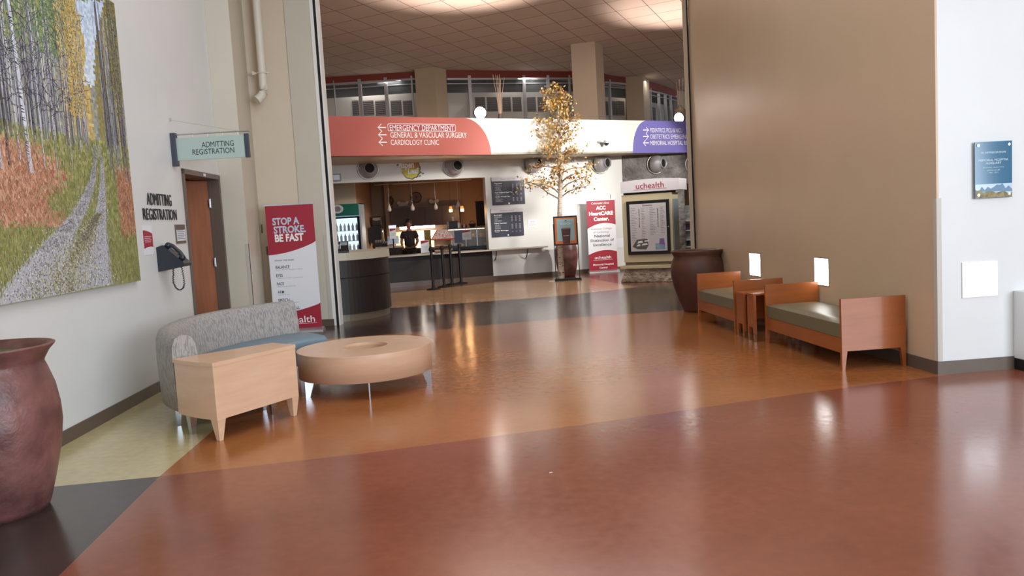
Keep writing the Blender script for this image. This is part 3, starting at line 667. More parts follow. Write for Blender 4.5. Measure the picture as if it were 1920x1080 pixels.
# wedge table at the settee's near end
root = empty('wedge_end_table', (CX, CY, 0), 0, 'pale maple wedge table closing the near end of the curved settee', 'table')
WX = [arc(r, a) for r, a in ((2.0, 240), (1.13, 240))]
oa = [arc(1.995, 241-(241-225.5)*i/14)[:2] for i in range(15)]; ia = [arc(1.12, 225.5+(241-225.5)*i/10)[:2] for i in range(11)]
m = MB(); m.prism(oa+ia, .17, .585, 'z'); m.build('case', WOODP, root, bevel=.003)
m = MB(); oa2 = [arc(2.0, 241.1-(241.1-225)*i/14)[:2] for i in range(15)]; ia2 = [arc(1.115, 225+(241.1-225)*i/10)[:2] for i in range(11)]
m.prism(oa2+ia2, .585, .615, 'z'); m.build('table_top', WOODP, root, bevel=.003)
for r in (1.955, 1.16): x, y, _ = arc(r, 241-(1.1 if r > 1.5 else 2)); tleg(x, y, .172, .018, .04, WOODP, root, radians(240))
for r in (1.93, 1.20): x, y, _ = arc(r, 228); tleg(x, y, .172, .02, .034, LEGM, root, radians(228))
# round table with a hole
CT = (-1.49, 7.83)
root = empty('round_coffee_table', (CT[0], CT[1], 0), 0, 'low round maple coffee table with an open well in its middle', 'table')
RT = .655
m = MB(); m.lathe([(.225, .40), (.225, .16), (RT, .16), (RT, .40)], n=96, cap=False)
m.build('rim', WOODP, root)
m = MB(); m.lathe([(.222, .385), (.222, .415), (RT+.004, .415), (RT+.004, .40)], n=96, cap=False, sm=False); m.build('table_top', WOODP, root)
m = MB(); m.lathe([(.001, .165), (.226, .165)], n=48, cap=False); m.build('well_floor', WOODP, root)
for px_ in ((567, 747), (695, 755), (792, 720), (616, 731)):
    p = fl(*px_); a = math.degrees(atan2(p.y-CT[1], p.x-CT[0]))
    m = MB(); plate_leg(m, (0, 0), RT-.012, a, .045, .10, .165, .012); m.build('leg', LEGM, root)

# ------------------------------------------------------------------ benches
def bench(x, y, rz, L, label):
    root = empty('cherry_bench', (x, y, 0), rz, label, 'bench', 'cherry benches along the tan wall')
    Wp = .625
    for y0 in (0, L-.035):
        m = MB(); out = [(0, .18), (0, .0), (.028, .0), (.05, .18), (Wp-.05, .18), (Wp-.028, 0), (Wp, 0), (Wp, .67), (0, .67)]
        m.prism([(0, .67), (0, 0), (.028, 0), (.052, .18), (Wp-.052, .18), (Wp-.028, 0), (Wp, 0), (Wp, .67)], y0, y0+.035, 'y')
        pnl = m.build('end_panel', CHERRY, root, bevel=.002)
        for xx in (.014, Wp-.014):
            g = MB(); g.lathe([(.012, -.008), (.012, .002)], (xx, y0+.017, 0.008), 12); g.build('glide', CHROME, pnl)
    m = MB(); m.box(.012, .035, .035, L-.035, .16, .30); m.box(Wp-.035, Wp-.012, .035, L-.035, .16, .30); m.box(.035, Wp-.035, .035, L-.035, .28, .30)
    m.build('rail', CHERRY, root)
    m = MB(); c = (L)/2
    n = 14; k = 10; vs = []; x0, x1_, y0, y1_ = .006, Wp-.02, .037, L-.037
    for i in range(n+1):
        for j in range(k+1):
            s, t_ = i/n, j/k; e = (1-(2*s-1)**8)*(1-(2*t_-1)**8)
            vs.append((x0+(x1_-x0)*t_, y0+(y1_-y0)*s, .435+.028*e**.5))
    m.add(vs, [(i*(k+1)+j, i*(k+1)+j+1, (i+1)*(k+1)+j+1, (i+1)*(k+1)+j) for i in range(n) for j in range(k)], True)
    m.box(x0, x1_, y0, y1_, .30, .436)
    m.build('seat_cushion', mat('olive_vinyl', S(112, 106, 80), .36, bump=.05, bscale=40), root, bevel=.008)
    return root
rz_b = atan2(.15, 1.74)
bench(3.03, 7.31, rz_b, 1.76, 'cherry bench with olive cushion nearest the wall corner')
bench(2.735, 9.78, rz_b, 1.43, 'cherry bench with olive cushion beside the dark urn')
for i, (x, y, lb) in enumerate(((2.775, 9.13, 'narrow cherry nesting table with chrome leg tips touching the nearer bench'), (2.745, 9.44, 'narrow cherry nesting table with chrome leg tips, the one on the far bench side'))):
    root = empty('nesting_table', (x, y, 0), rz_b, lb, 'table', 'narrow nesting tables between the benches')
    Lw, Dp, Ht = (.20, .56, .565) if i == 0 else (.22, .54, .55)
    m = MB(); m.box(-.005, Dp, -.0, Lw, Ht-.022, Ht); m.build('table_top', CHERRY, root, bevel=.002)
    for xx in (0, Dp-.03):
        m = MB(); m.prism([(0, Ht-.022), (0, .09), (.035, .09), (.05, .17), (Lw-.05, .17), (Lw-.035, .09), (Lw, .09), (Lw, Ht-.022)], xx, xx+.03, 'x')
        sp_ = m.build('side_panel', CHERRY, root, bevel=.0015)
        for yy in (.0, Lw-.035):
            g = MB(); g.hexa([(xx+.004, yy+.006, 0), (xx+.026, yy+.006, 0), (xx+.026, yy+.029, 0), (xx+.004, yy+.029, 0)], [(xx, yy, .09), (xx+.03, yy, .09), (xx+.03, yy+.035, .09), (xx, yy+.035, .09)])
            g.build('leg_tip', CHROME, sp_)
    m = MB(); m.box(.03, Dp-.03, Lw-.02, Lw-.008, .25, Ht-.022); m.build('back_panel', CHERRY, root)

# ------------------------------------------------------------------ banner stands
def banner(x, y, rz, wd, ht, label, name='banner_stand', flip=False):
    root = empty(name, (x, y, 0), rz, label, 'banner')
    m = MB(); m.prism([(-.12, 0), (-.10, .035), (-.03, .07), (.04, .07), (.11, .03), (.12, 0)], -.03, wd+.03, 'x'); m.build('base', mat('silver_base', S(186, 186, 190), .3, metal=.8), root, bevel=.004)
    m = MB(); m.box(0, wd, -.0025, 0, .07, ht); s_ = m.build('print', PAPER, root)
    m = MB(); m.box(-.012, wd+.012, -.012, .01, ht-.005, ht+.022); m.box(-.02, -.012, -.014, .012, ht-.008, ht+.026); m.box(wd+.012, wd+.02, -.014, .012, ht-.008, ht+.026); m.build('top_rail', mat('silver_rail', S(206, 206, 208), .3, metal=.8), root)
    m = MB(); m.tube([(wd/2, .02, .05), (wd/2, .02, ht)], .01, 8); m.build('pole', STEEL, root)
    return root
# stroke banner: base right end at (-3.07, 12.5)
bl = at(546, 620, 12.45); br = at(603, 620, 12.5)
bt_l, bt_r = at(503, 376, 12.35), at(593, 380, 12.5)
wd = .735; ht = 2.0
xR = at(605, 600, 12.48).x
root = banner(xR-wd-.01, 12.42, .06, wd, ht, 'crimson and white STOP A STROKE banner stand behind the curved settee')
y1 = -.004
m = MB(); n = 20
m.prism([(0, ht-.005), (0, 1.235)]+[(wd*i/n, 1.235+.02*i/n+.155*(i/n)**2.0) for i in range(1, n)]+[(wd, 1.42), (wd, ht-.005)], y1, -.0025)
m.build('printed_wave', CRIM, root)
m = MB(); m.prism([(0, .07)]+[(0, .30)]+[(wd*i/n, .30+.04*i/n+.10*(i/n)**2) for i in range(1, n)]+[(wd, .45), (wd, .07)], y1, -.0025); m.build('printed_wave', CRIM, root)
x0 = wd*.13
PBI = mat('pale_blue_ink', S(190, 206, 224), .5); NAVY = mat('navy_ink', S(56, 58, 78), .5)
line(root, PBI, 'STOP A', x0, 1.70, .105, y=y1-.001, w=wd*.56, align='l', bold=.05)
line(root, PBI, 'STROKE.', x0+.01, 1.57, .105, y=y1-.001, w=wd*.67, align='l', bold=.05)
line(root, WHITEINK, 'BE FAST', x0+.02, 1.44, .11, y=y1-.001, w=wd*.60, align='l', bold=.055)
line(root, WHITEINK, 'uchealth', wd*.86, .155, .105, y=y1-.001, w=wd*.78, align='r', bold=.005)
m = MB(); m.box(wd*.1, wd*.9, y1-.0012, y1-.001, .135, .14); m.build('underline', WHITEINK, root)
line(root, NAVY, 'KNOW THE SIGNS', x0-.01, 1.135, .022, y=y1, w=wd*.40, align='l', bold=.01)
for k, (s_, wx, s2_, w2_) in enumerate((('BALANCE', .29, 'Sudden difficulty standing or walking', .55), ('EYES', .135, 'Sudden loss of vision or double vision', .55), ('FACE', .145, 'Weakness on one side of face', .38), ('ARM', .135, 'One arm is weak', .24), ('SPEECH', .235, 'Slurred or garbled speech', .42), ('TIME TO CALL', .44, '911 for any of these symptoms', .5))):
    line(root, NAVY, s_, x0-.005, 1.02-k*.13, .045, y=y1, w=wd*wx, align='l', bold=.02)
    line(root, GREYINK, s2_, x0, .993-k*.13, .013, y=y1, w=wd*w2_, align='l', name='fine_print')
# ------------------------------------------------------------------ atrium shell
WF = Frame((-9, 18.76), (3.6, 22.45))
WUS = lambda px, py: WF.uz(px, py)
SOF = 3.18; LEDGE = 4.05
FFr = Frame((-9, 14.68), (5.24, 22.67))
uO0, uO1 = WF.uz(590, 343)[0], WF.uz(913, 400)[0]
uO0 = WUS(560, 400)[0]
uST = WUS(1167, 320)[0]; uSH = WUS(1284, 400)[0]
def fbox(mb, F_, u0, u1, o0, o1, z0, z1):
    P = [F_.world(u0, o0), F_.world(u1, o0), F_.world(u1, o1), F_.world(u0, o1)]
    mb.hexa([(p.x, p.y, z0) for p in P], [(p.x, p.y, z1) for p in P])
w = MB(); fbox(w, WF, -1, uO0, 0, .25, 0, LEDGE); fbox(w, WF, uO0, uO1, 0, .25, 2.735, LEDGE); fbox(w, WF, uO1, uST, 0, .25, 0, LEDGE)
struct('wall_far', w, CREAM)
STONE = mat('grey_flagstone', S(150, 148, 146), .75, vscale=4, col2=S(112, 108, 106), bump=1.0, bscale=7, detail=9)
b_ = STONE.node_tree.nodes['Bump']; b_.inputs['Distance'].default_value = .12
w = MB(); fbox(w, WF, uST, uSH, -.02, .25, 0, LEDGE); fbox(w, WF, uSH, 24, -.02, .25, 2.32, LEDGE)
struct('wall_stone', w, STONE)
w = MB(); fbox(w, FFr, -1, 24, 0, .12, SOF, LEDGE); struct('wall_fascia', w, FASCW)
w = MB()
A_, B_, C_, D_ = FFr.world(-1, .12), FFr.world(24, .12), WF.world(36, 24), WF.world(-1, 26)
w.hexa([(p.x, p.y, LEDGE-.08) for p in (A_, B_, C_, D_)], [(p.x, p.y, LEDGE-.01) for p in (A_, B_, C_, D_)])
A_, B_, C_, D_ = FFr.world(-1, .0), FFr.world(17.3, .0), WF.world(15.0, 0), WF.world(-1, 0)
w.hexa([(p.x, p.y, SOF) for p in (A_, B_, C_, D_)], [(p.x, p.y, SOF+.05) for p in (A_, B_, C_, D_)])
struct('wall_ledge', w, CREAM2)
w = MB(); fbox(w, WF, uO1, uSH, -.012, 0, 0, .105); struct('baseboard_far', w, BASEM)
# sloping tiled ceiling
CS, CZ0, CY0 = .05, 6.95, 23.0
def ceilpt(px, py):
    v = ray(px, py); t = (CZ0+CS*CY0-EYE)/(v.z+CS*v.y); return CP+v*t
TILE = bpy.data.materials.new('ceiling_tile'); TILE.use_nodes = True; nt = TILE.node_tree; N = nt.nodes; L = nt.links; b = N['Principled BSDF']; b.inputs['Roughness'].default_value = .85
tc = N.new('ShaderNodeTexCoord'); mp = N.new('ShaderNodeMapping'); mp.inputs['Rotation'].default_value = (0, 0, radians(25)); L.new(tc.outputs['Object'], mp.inputs[0])
br = N.new('ShaderNodeTexBrick'); br.offset = 0; br.inputs['Scale'].default_value = 1; br.inputs['Brick Width'].default_value = .86; br.inputs['Row Height'].default_value = .86
br.inputs['Mortar Size'].default_value = .011; br.inputs['Mortar Smooth'].default_value = .1
br.inputs['Color1'].default_value = S(220, 204, 198); br.inputs['Color2'].default_value = S(214, 198, 192); br.inputs['Mortar'].default_value = S(120, 96, 88)
L.new(mp.outputs[0], br.inputs['Vector']); L.new(br.outputs['Color'], b.inputs['Base Color'])
w = MB(); c0, c1 = 13.05, 46.0; sl_ = math.sqrt(1+CS*CS); w.box(-9, 22, -0.0, (c1-c0)*sl_, 0, .15)
o = w.build('ceiling_atrium', TILE, loc=(0, c0, CZ0+CS*(CY0-c0))); o.rotation_euler = (-math.atan(CS), 0, 0); o['kind'] = 'structure'
w = MB(); w.box(-9.2, -9, 10.9, 46, 0, 8.5); struct('wall_atrium_left', w, CREAM2)
w = MB(); w.box(15, 15.2, -9, 27, 0, 8.5); struct('wall_atrium_right', w, CREAM2)
w = MB(); w.box(-9, 22, 46, 46.2, 0, 8); struct('wall_atrium_back', w, CREAM2)
w = MB(); w.box(-9, F0, FY+.04, FY+.18, 0, 7.6); w.box(4.6, 15, FY+.3, FY+.5, 0, 7.6) ; struct('wall_atrium_near', w, CREAM2)

# clerestory glazing set back on the ledge
GREYW = mat('glazing_wall', S(150, 146, 142), .5); MUL = mat('mullion', S(196, 196, 200), .35, metal=.4)
PANW = mat('shutter_white', S(226, 222, 214), .5); LOUV = mat('louvre_dark', S(66, 58, 56), .6); DKV = mat('dark_void', S(52, 48, 48), .8)
tops = [(596, 146), (777, 134), (837, 131), (1072, 134), (1134, 139.5), (1177, 145.5), (1217, 152.8), (1236, 157.8), (1252, 163), (1269, 170), (1320, 196)]
CPts = [ceilpt(*p) for p in tops]
w = MB(); BH = .27
for a, b2 in zip(CPts[:9], CPts[1:10]):
    a0, b0 = Vector((a.x, a.y, 0)), Vector((b2.x, b2.y, 0)); d = (b0-a0).normalized(); n_ = Vector((-d.y, d.x, 0))*.2
    w.hexa([(p.x, p.y, z) for p, z in ((a0, a.z-BH), (b0, b2.z-BH), (b0+n_, b2.z-BH), (a0+n_, a.z-BH))], [(p.x, p.y, z) for p, z in ((a0, a.z+.1), (b0, b2.z+.1), (b0+n_, b2.z+.1), (a0+n_, a.z+.1))])
struct('trim_6', w, REDB2)
a, b2 = CPts[9], CPts[10]; w = MB(); wallseg(w, Vector((a.x, a.y, 0)), Vector((b2.x+6, b2.y+3, 0)), .2, LEDGE-.02, 7.0); struct('wall_clerestory', w, CREAM2)
def bay(i, pa, pb, muls, inserts, ytop, ins_y, rail=None):
    a, b2 = ceilpt(*pa), ceilpt(*pb); fr = Frame((a.x, a.y), (b2.x, b2.y)); Lb = fr.len
    root, loc = fr.thing('window_%d' % i, None, None, 0, LEDGE-.02); root['kind'] = 'structure'
    zt = min(a.z, b2.z)-BH-LEDGE+.04
    m = MB(); m.box(0, Lb, .03, .036, 0, zt+.1); m.build('glass', mat('dusk_glass', (.5, .55, .58, 1), .05, alpha=.10, spec=.6), root)
    for x, wpx in muls:
        u = loc(x, 200)[0]; hw = wpx/55/2
        m = MB(); m.box(u-hw, u+hw, -.03, .08, 0, zt+.12); m.build('mullion', MUL, root)
    m = MB(); m.box(0, Lb, -.01, .06, zt-.02, zt+.04); m.box(0, Lb, .0, .05, zt-.16, zt-.135); m.build('head_rail', MUL, root)
    zp = loc((pa[0]+pb[0])/2, ytop, .45)[1]
    m = MB(); m.box(-.3, Lb+.3, .45, .49, 0, zp); m.build('shutter_panel', PANW, root)
    for x0, x1 in inserts:
        u0, z0 = loc(x0, ins_y[1], .44); u1, z1 = loc(x1, ins_y[0], .44)
        m = MB(); m.box(u0, u1, .44, .45, z0, z1); lo = m.build('louvre_recess', LOUV, root)
        m = MB(); k = 8
        for j in range(k): zz = z0+(z1-z0)*(j+.2)/k; m.hexa([(u0, .43, zz), (u1, .43, zz), (u1, .44, zz+.012), (u0, .44, zz+.012)], [(u0, .43, zz+.02), (u1, .43, zz+.02), (u1, .44, zz+.03), (u0, .44, zz+.03)])
        m.build('slats', mat('slat', S(104, 92, 88), .5), lo)
bay(1, (596, 146), (777, 134), [(629, 1.2), (677, 6), (726, 6), (775, 3)], [(662, 672), (682, 700), (705, 723), (734, 752), (757, 776)], 180, (188, 217))
bay(2, (837, 131), (1072, 134), [(883, 6), (985, 5), (1030, 5), (1070, 3)], [(892, 909), (914, 932), (943, 957), (962, 977), (989, 1004), (1009, 1024), (1035, 1047), (1052, 1066)], 173, (182, 209))
bay(3, (1134, 139.5), (1177, 145.5), [(1145, 3.5)], [(1134, 1140), (1149, 1158), (1160, 1170)], 183, (190, 216))
bay(4, (1217, 152.8), (1269, 170), [(1221, 2), (1237, 2.5), (1249, 2.5), (1259, 2)], [(1223, 1229)], 196, (202, 226))
w = MB(); a, b2 = CPts[0], CPts[9]
for i in range(9):
    p, q_ = CPts[i], CPts[i+1]; p = Vector((p.x-.4, p.y+1.3, 0)); q_ = Vector((q_.x-.4, q_.y+1.3, 0)); wallseg(w, p, q_, .1, LEDGE-.02, 6.75)
struct('wall_behind_glazing', w, DKV)
for i, (l, k, r) in enumerate((((777, 129.4), (815, 125), (836, 130)), ((1070, 83), (1115, 77.6), (1130, 85.5)), ((1172, 145), (1205, 142), (1217, 150)))):
    l, k, r = ceilpt(*l), ceilpt(*k), ceilpt(*r); bk = l+r-k
    if (bk-k).length < .9: bk = bk+(bk-k)*.2
    w = MB(); w.hexa([(p.x, p.y, LEDGE-.02) for p in (l, k, r, bk)], [(p.x, p.y, 7.1) for p in (l, k, r, bk)])
    struct('wall_column_%s' % ('left', 'middle', 'right')[i], w, CREAM2)

for i_, (a_, b3) in enumerate(((CPts[0], CPts[1]), (CPts[2], CPts[3]), (CPts[4], CPts[6]))):
    mx_, my_ = (a_.x+b3.x)/2, (a_.y+b3.y)/2+.32
    area('glazing_fill_light', (mx_-.1, my_-.05, 6.45), (mx_, my_+.25, 4.6), 2.6, .2, 22, (1, .95, .9))  # added fill behind the glass to brighten the shutter panels

# ------------------------------------------------------------------ coloured sign fields on the fascia
def fsign(px0, ztop_px, label, edge, col, name='direction_sign'):
    root, loc = FFr.thing(name, label, 'sign', 0, 0, -.004)
    return root, loc
U = lambda px, py: FFr.uz(px, py, -.006)
root, loc = FFr.thing('direction_sign', 'long terracotta wayfinding panel on the fascia naming emergency, surgery and cardiology', 'sign', U(615, 255)[0], SOF, -.006)
def L2(px, py): a, b_ = U(px, py); return a-U(615, 255)[0], b_-SOF
HF = LEDGE-SOF
xe, xt = L2(921, 290)[0], L2(868, 221)[0]
arcp = [(xt+(xe-xt)*sin(pi/2*i/16), HF*cos(pi/2*i/16)) for i in range(17)]
m = MB(); m.prism([(-3.5, 0), (-3.5, HF)]+arcp, -.004, .006); m.build('painted_field', REDB, root)
def dirline(body, px0, px1, pyb, cap_px, arrow=None, extra=None, mt=WHITEINK, base=L2, root=None):
    x0, z0 = base(px0, pyb); x1, z1 = base(px1, pyb); h = cap_px*.0138
    line(root, mt, body, x0, z0, h, y=-.006, w=x1-x0, align='l', bold=.0)
    if arrow:
        ax, d = base(arrow[0], pyb)[0], arrow[1]; zc = z0+h/2; s_ = .10
        m = MB(); t_ = .013; m.box(ax-s_, ax+s_, -.008, -.006, zc-t_, zc+t_)
        tip = ax+d*s_
        for sg in (1, -1):
            a = (tip, zc); b3 = (tip-d*.085, zc+sg*.075); nx = .018
            m.prism([(a[0], a[1]), (a[0]-d*nx, a[1]-sg*nx*.0), (b3[0]-d*nx, b3[1]), (b3[0], b3[1]+sg*.01)], -.008, -.006)
        m.build('arrow', mt, root)
za = L2(731, 245)[1]; x0, x1 = L2(727, 240)[0], L2(854, 240)[0]; z0, z1 = L2(790, 245.5)[1], L2(790, 234)[1]
def rrect(x0, x1, z0, z1, r, n=6):
    return [(cx+r*cos(a0+pi/2*i/n), cz+r*sin(a0+pi/2*i/n)) for cx, cz, a0 in ((x1-r, z1-r, 0), (x0+r, z1-r, pi/2), (x0+r, z0+r, pi), (x1-r, z0+r, 1.5*pi)) for i in range(n+1)]
m = MB(); m.prism(rrect(x0, x1, z0-.01, z1+.02, .035), -.005, -.004); m.build('pill_border', WHITEINK, root)
m = MB(); m.prism(rrect(x0+.012, x1-.012, z0+.002, z1+.008, .03), -.0055, -.005); m.build('pill_field', CRIM, root)
dirline('EMERGENCY DEPARTMENT', 731, 851, 244.5, 9, (716, -1), root=root)
dirline('GENERAL & VASCULAR SURGERY', 732, 875, 258, 9, (717, -1), root=root)
dirline('CARDIOLOGY CLINIC', 733, 823, 272, 9, (718, -1), root=root)
o0 = U(1187, 255)[0]
root, loc = FFr.thing('direction_sign', 'purple wayfinding panel on the fascia naming pediatrics, obstetrics and hospital registration', 'sign', o0, SOF, -.006)
L3 = lambda px, py: (U(px, py)[0]-o0, U(px, py)[1]-SOF)
xe, xt = L3(1187, 285)[0], L3(1212, 225)[0]
m = MB(); m.prism([(xt+3.6, HF)]+[(xt-(xt-xe)*sin(pi/2*i/16), HF*cos(pi/2*i/16)) for i in range(17)]+[(xt+3.6, 0)], -.004, .006); m.build('painted_field', PURP, root)
dirline('PEDIATRICS, PICU & NICU', 1219, 1279, 248, 8.5, (1211, 1), base=L3, root=root)
dirline('OBSTETRICS EMERGENCY DEPARTMENT', 1219, 1335, 260, 8.5, (1211, 1), base=L3, root=root)
dirline('MEMORIAL HOSPITAL REGISTRATION', 1219, 1324, 272, 8.5, (1211, -1), base=L3, root=root)
# dome camera on the fascia
u, z = FFr.uz(1127, 268); root, loc = FFr.thing('security_camera', 'small grey dome security camera on the white fascia', 'camera', u, z, 0)
m = MB(); m.box(-.13, -.08, -.02, 0, -.06, .06); m.box(-.12, .06, -.16, -.0, .0, .05); m.build('bracket', GALV, root, bevel=.004)
m = MB(); m.lathe([(.075, .05), (.08, 0), (.08, -.02)], (.05, -.16, 0), 20); m.build('housing', GALV, root)
m = MB(); m.ball((.05, -.16, -.02), .07); m.build('dome', mat('smoked_dome', S(60, 60, 66), .25), root)

# ------------------------------------------------------------------ air jets under the fascia
def jet(px, py, lab, aimx, aimz=-.02, stone=False):
    off = -.03 if stone else -.005
    u, z = WF.uz(px, py, off); root, loc = WF.thing('air_nozzle', lab, 'air nozzle', u, z, off, 'round air nozzles under the fascia')
    m = MB(); m.lathe([(.275, 0), (.28, -.02), (.262, -.035), (.25, -.03)], n=40, ax='y', cap=True); m.build('flange', mat('nozzle_rim', S(206, 204, 200), .35, metal=.5), root)
    m = MB(); m.M = Matrix.Translation((0, -.02, 0)) @ Matrix.Rotation(aimx, 4, 'Z') @ Matrix.Rotation(aimz, 4, 'X')
    m.lathe([(.25, 0.02), (.247, -.05), (.225, -.12), (.18, -.19), (.14, -.22), (.132, -.235)], n=40, ax='y', cap=False); m.build('dome', GALV, root)
    m = MB(); m.M = Matrix.Translation((0, -.02, 0)) @ Matrix.Rotation(aimx, 4, 'Z') @ Matrix.Rotation(aimz, 4, 'X')
    m.lathe([(.132, -.225), (.136, -.29), (.122, -.29), (.12, -.235)], n=32, ax='y', cap=False); m.build('spout', GALV, root)
    m = MB(); m.M = Matrix.Translation((0, -.02, 0)) @ Matrix.Rotation(aimx, 4, 'Z') @ Matrix.Rotation(aimz, 4, 'X')
    m.lathe([(.001, -.24), (.122, -.24)], n=32, ax='y', cap=False); m.build('throat', BLACKM, root)
for px, py, ax, st, lb in ((690, 317, .02, 0, 'silver round air nozzle left of the leaf shaped cafe sign'), (850, 312, .2, 0, 'silver round air nozzle right of the leaf shaped cafe sign'), (997, 308, .55, 0, 'silver round air nozzle partly behind the golden tree'), (1125, 307, .45, 0, 'silver round air nozzle above the heart center banner'), (1229, 308, .45, 1, 'silver round air nozzle on the stone wall above the directory kiosk'), (1300, 308, .5, 1, 'silver round air nozzle on the stone cut off by the tan wall')):
    jet(px, py, lb, ax, stone=st)

# ------------------------------------------------------------------ cafe sign
u, z = WF.uz(770, 316, -.01); root, loc = WF.thing('cafe_sign', 'Aspen Leaf cafe sign with a yellow disc above the serving opening', 'sign', u, z, -.01)
YEL = mat('leaf_yellow', S(196, 182, 40), .45, vscale=6, col2=S(206, 196, 60)); ORG = mat('leaf_orange', S(186, 122, 52), .45)
n = 36
disc = [(.235*cos(2*pi*i/n)*(1+.04*sin(i*2.3)), .25*sin(2*pi*i/n)*(1+.05*sin(i*1.9))) for i in range(n)]
m = MB(); m.prism([(a*1.04+.012, b_*1.04-.012) for a, b_ in disc], -.006, .0); m.build('disc_outline', INK, root)
m = MB(); m.prism(disc, -.01, -.006); m.build('disc', YEL, root)
m = MB(); m.prism([p for p in disc if p[1] > -.02 or False], -.013, -.01); m.build('disc_top', ORG, root)
line(root, WHITEINK, 'Aspen', .09, .02, .16, y=-.016, w=.42, align='r', bold=.06)
line(root, WHITEINK, 'Leaf', .20, -.13, .14, y=-.016, w=.28, align='r', bold=.06)
line(root, INK, 'THE', -.22, .19, .05, y=-.016, w=.13, align='l', bold=.02)
for x, z_ in ((-.33, .10), (-.28, .16), (-.30, .05), (.31, -.14), (.25, -.11), (.22, -.2)):
    m = MB(); m.prism([(x-.035, z_), (x, z_-.025), (x+.04, z_), (x, z_+.028)], -.008, 0); m.build('small_leaf', mat('leaf_grey', S(110, 112, 100), .6), root)

# ------------------------------------------------------------------ counter, shelf, cafe interior
uC0, uC1 = WUS(600, 500)[0], WUS(924, 500)[0]
root, loc = WF.thing('cafe_counter', 'dark brown cafe counter front below the serving opening', 'counter', uC0, 0, -.02)
Lc = uC1-uC0
m = MB(); m.box(0, Lc, 0, .30, .13, .79); m.build('front_panel', DARKBR, root)
m = MB(); m.box(0, Lc, .005, .30, 0, .13); m.build('toe_kick', mat('toe_brown', S(96, 78, 68), .3), root)
u0 = WUS(700, 478)[0]; u1 = WUS(1021, 461)[0]
root, loc = WF.thing('serving_shelf', 'long grey serving shelf running past the cafe opening along the wall', 'shelf', u0, .79, -.30)
m = MB(); m.box(0, u1-u0, 0, .29, 0, .035); m.box(0, uC1-u0-.18, .29, .75, 0, .035); m.build('shelf_board', mat('grey_worktop', S(176, 166, 154), .4, var=.05, vscale=30), root, bevel=.004)
for px in (927, 985):
    uu = WUS(px, 480)[0]-u0; m = MB(); m.tube([(uu, .29, -.27), (uu, .24, -.25), (uu, .15, -.17), (uu, .08, -.06), (uu, .07, 0)], .013, 8); m.build('bracket', BLACK, root)

# cafe room
YB = 24.6
def bx(name, x0, x1, y0, y1, z0, z1, m_): w = MB(); w.box(x0, x1, y0, y1, z0, z1); struct(name, w, m_)
CAFW = mat('cafe_wall', S(150, 118, 92), .6)
bx('wall_cafe_back', -9, .1, YB, YB+.1, 0, 3.1, CAFW)
bx('wall_cafe_right', -.42, -.32, 21.5, YB, 0, 3.1, mat('cafe_wall_amber_lit', S(186, 138, 96), .6))  # orange light falling on this wall is mixed into its colour
xl = at(668, 400, 22).x
bx('wall_cafe_left', xl-1.6, xl, 22.0, 22.15, 0, 3.1, CREAM2)
bx('wall_cafe_return', xl-.1, xl, 22.15, YB, 0, 3.1, CAFW)
bx('ceiling_cafe', -9, -.2, 21.5, YB, 3.05, 3.1, CREAM2)
x = at(731, 420, 24).x; bx('wall_cafe_pier', x-.14, x+.03, 24.2, YB, 0, 3.05, CAFW)
# ------------------------------------------------------------------ cafe contents
def pY(px, py, Y): return at(px, py, Y)
GREY_TXT = mat('soft_grey_ink', S(150, 150, 156), .5)
# hood with under-cabinet light
a, b_ = pY(734, 428, 24.0), pY(860, 384, 24.0)
root = empty('cabinet_hood', (a.x, 24.0, a.z), 0, 'dark maroon cabinet run above the lit back counter in the cafe', 'cabinet')
m = MB(); m.box(0, b_.x-a.x, 0, .55, 0.02, b_.z-a.z); m.build('cabinet_body', mat('maroon_laminate', S(62, 40, 36), .4), root)
for k in range(1, 4): m = MB(); x = (b_.x-a.x)*k/4; m.box(x-.004, x+.004, -.003, 0, .03, b_.z-a.z-.01); m.build('door_seam', BLACKM, root)
c0_ = pY(750, 430, 24.1).x-a.x; c1_ = pY(815, 430, 24.1).x-a.x
m = MB(); m.box(c0_, c1_, .05, .22, -.05, .02); m.build('tube_light', mat('tube_glow', (1, .93, .85, 1), .4, emit=22), root)
area('under_cabinet_light', ((a.x*2+c0_+c1_)/2, 24.2, a.z-.06), ((a.x*2+c0_+c1_)/2, 24.2, 0), 1.0, .15, 22, (1, .86, .68))
m = MB(); zc = .80
root = empty('back_counter', (-4.2, 24.0, 0), 0, 'grey back counter under the glowing cabinet light', 'counter')
m = MB(); m.box(0, 3.7, .03, .58, 0, .86); m.build('base_cabinet', DARKBR, root)
m = MB(); m.box(-.02, 3.7, 0, .58, .86, .90); m.build('worktop', mat('grey_worktop', S(176, 166, 154), .4), root)
m = MB(); m.box(.7, 3.0, .56, .58, .90, 1.40); m.build('backsplash', mat('splash_cream', S(220, 196, 160), .4), root)
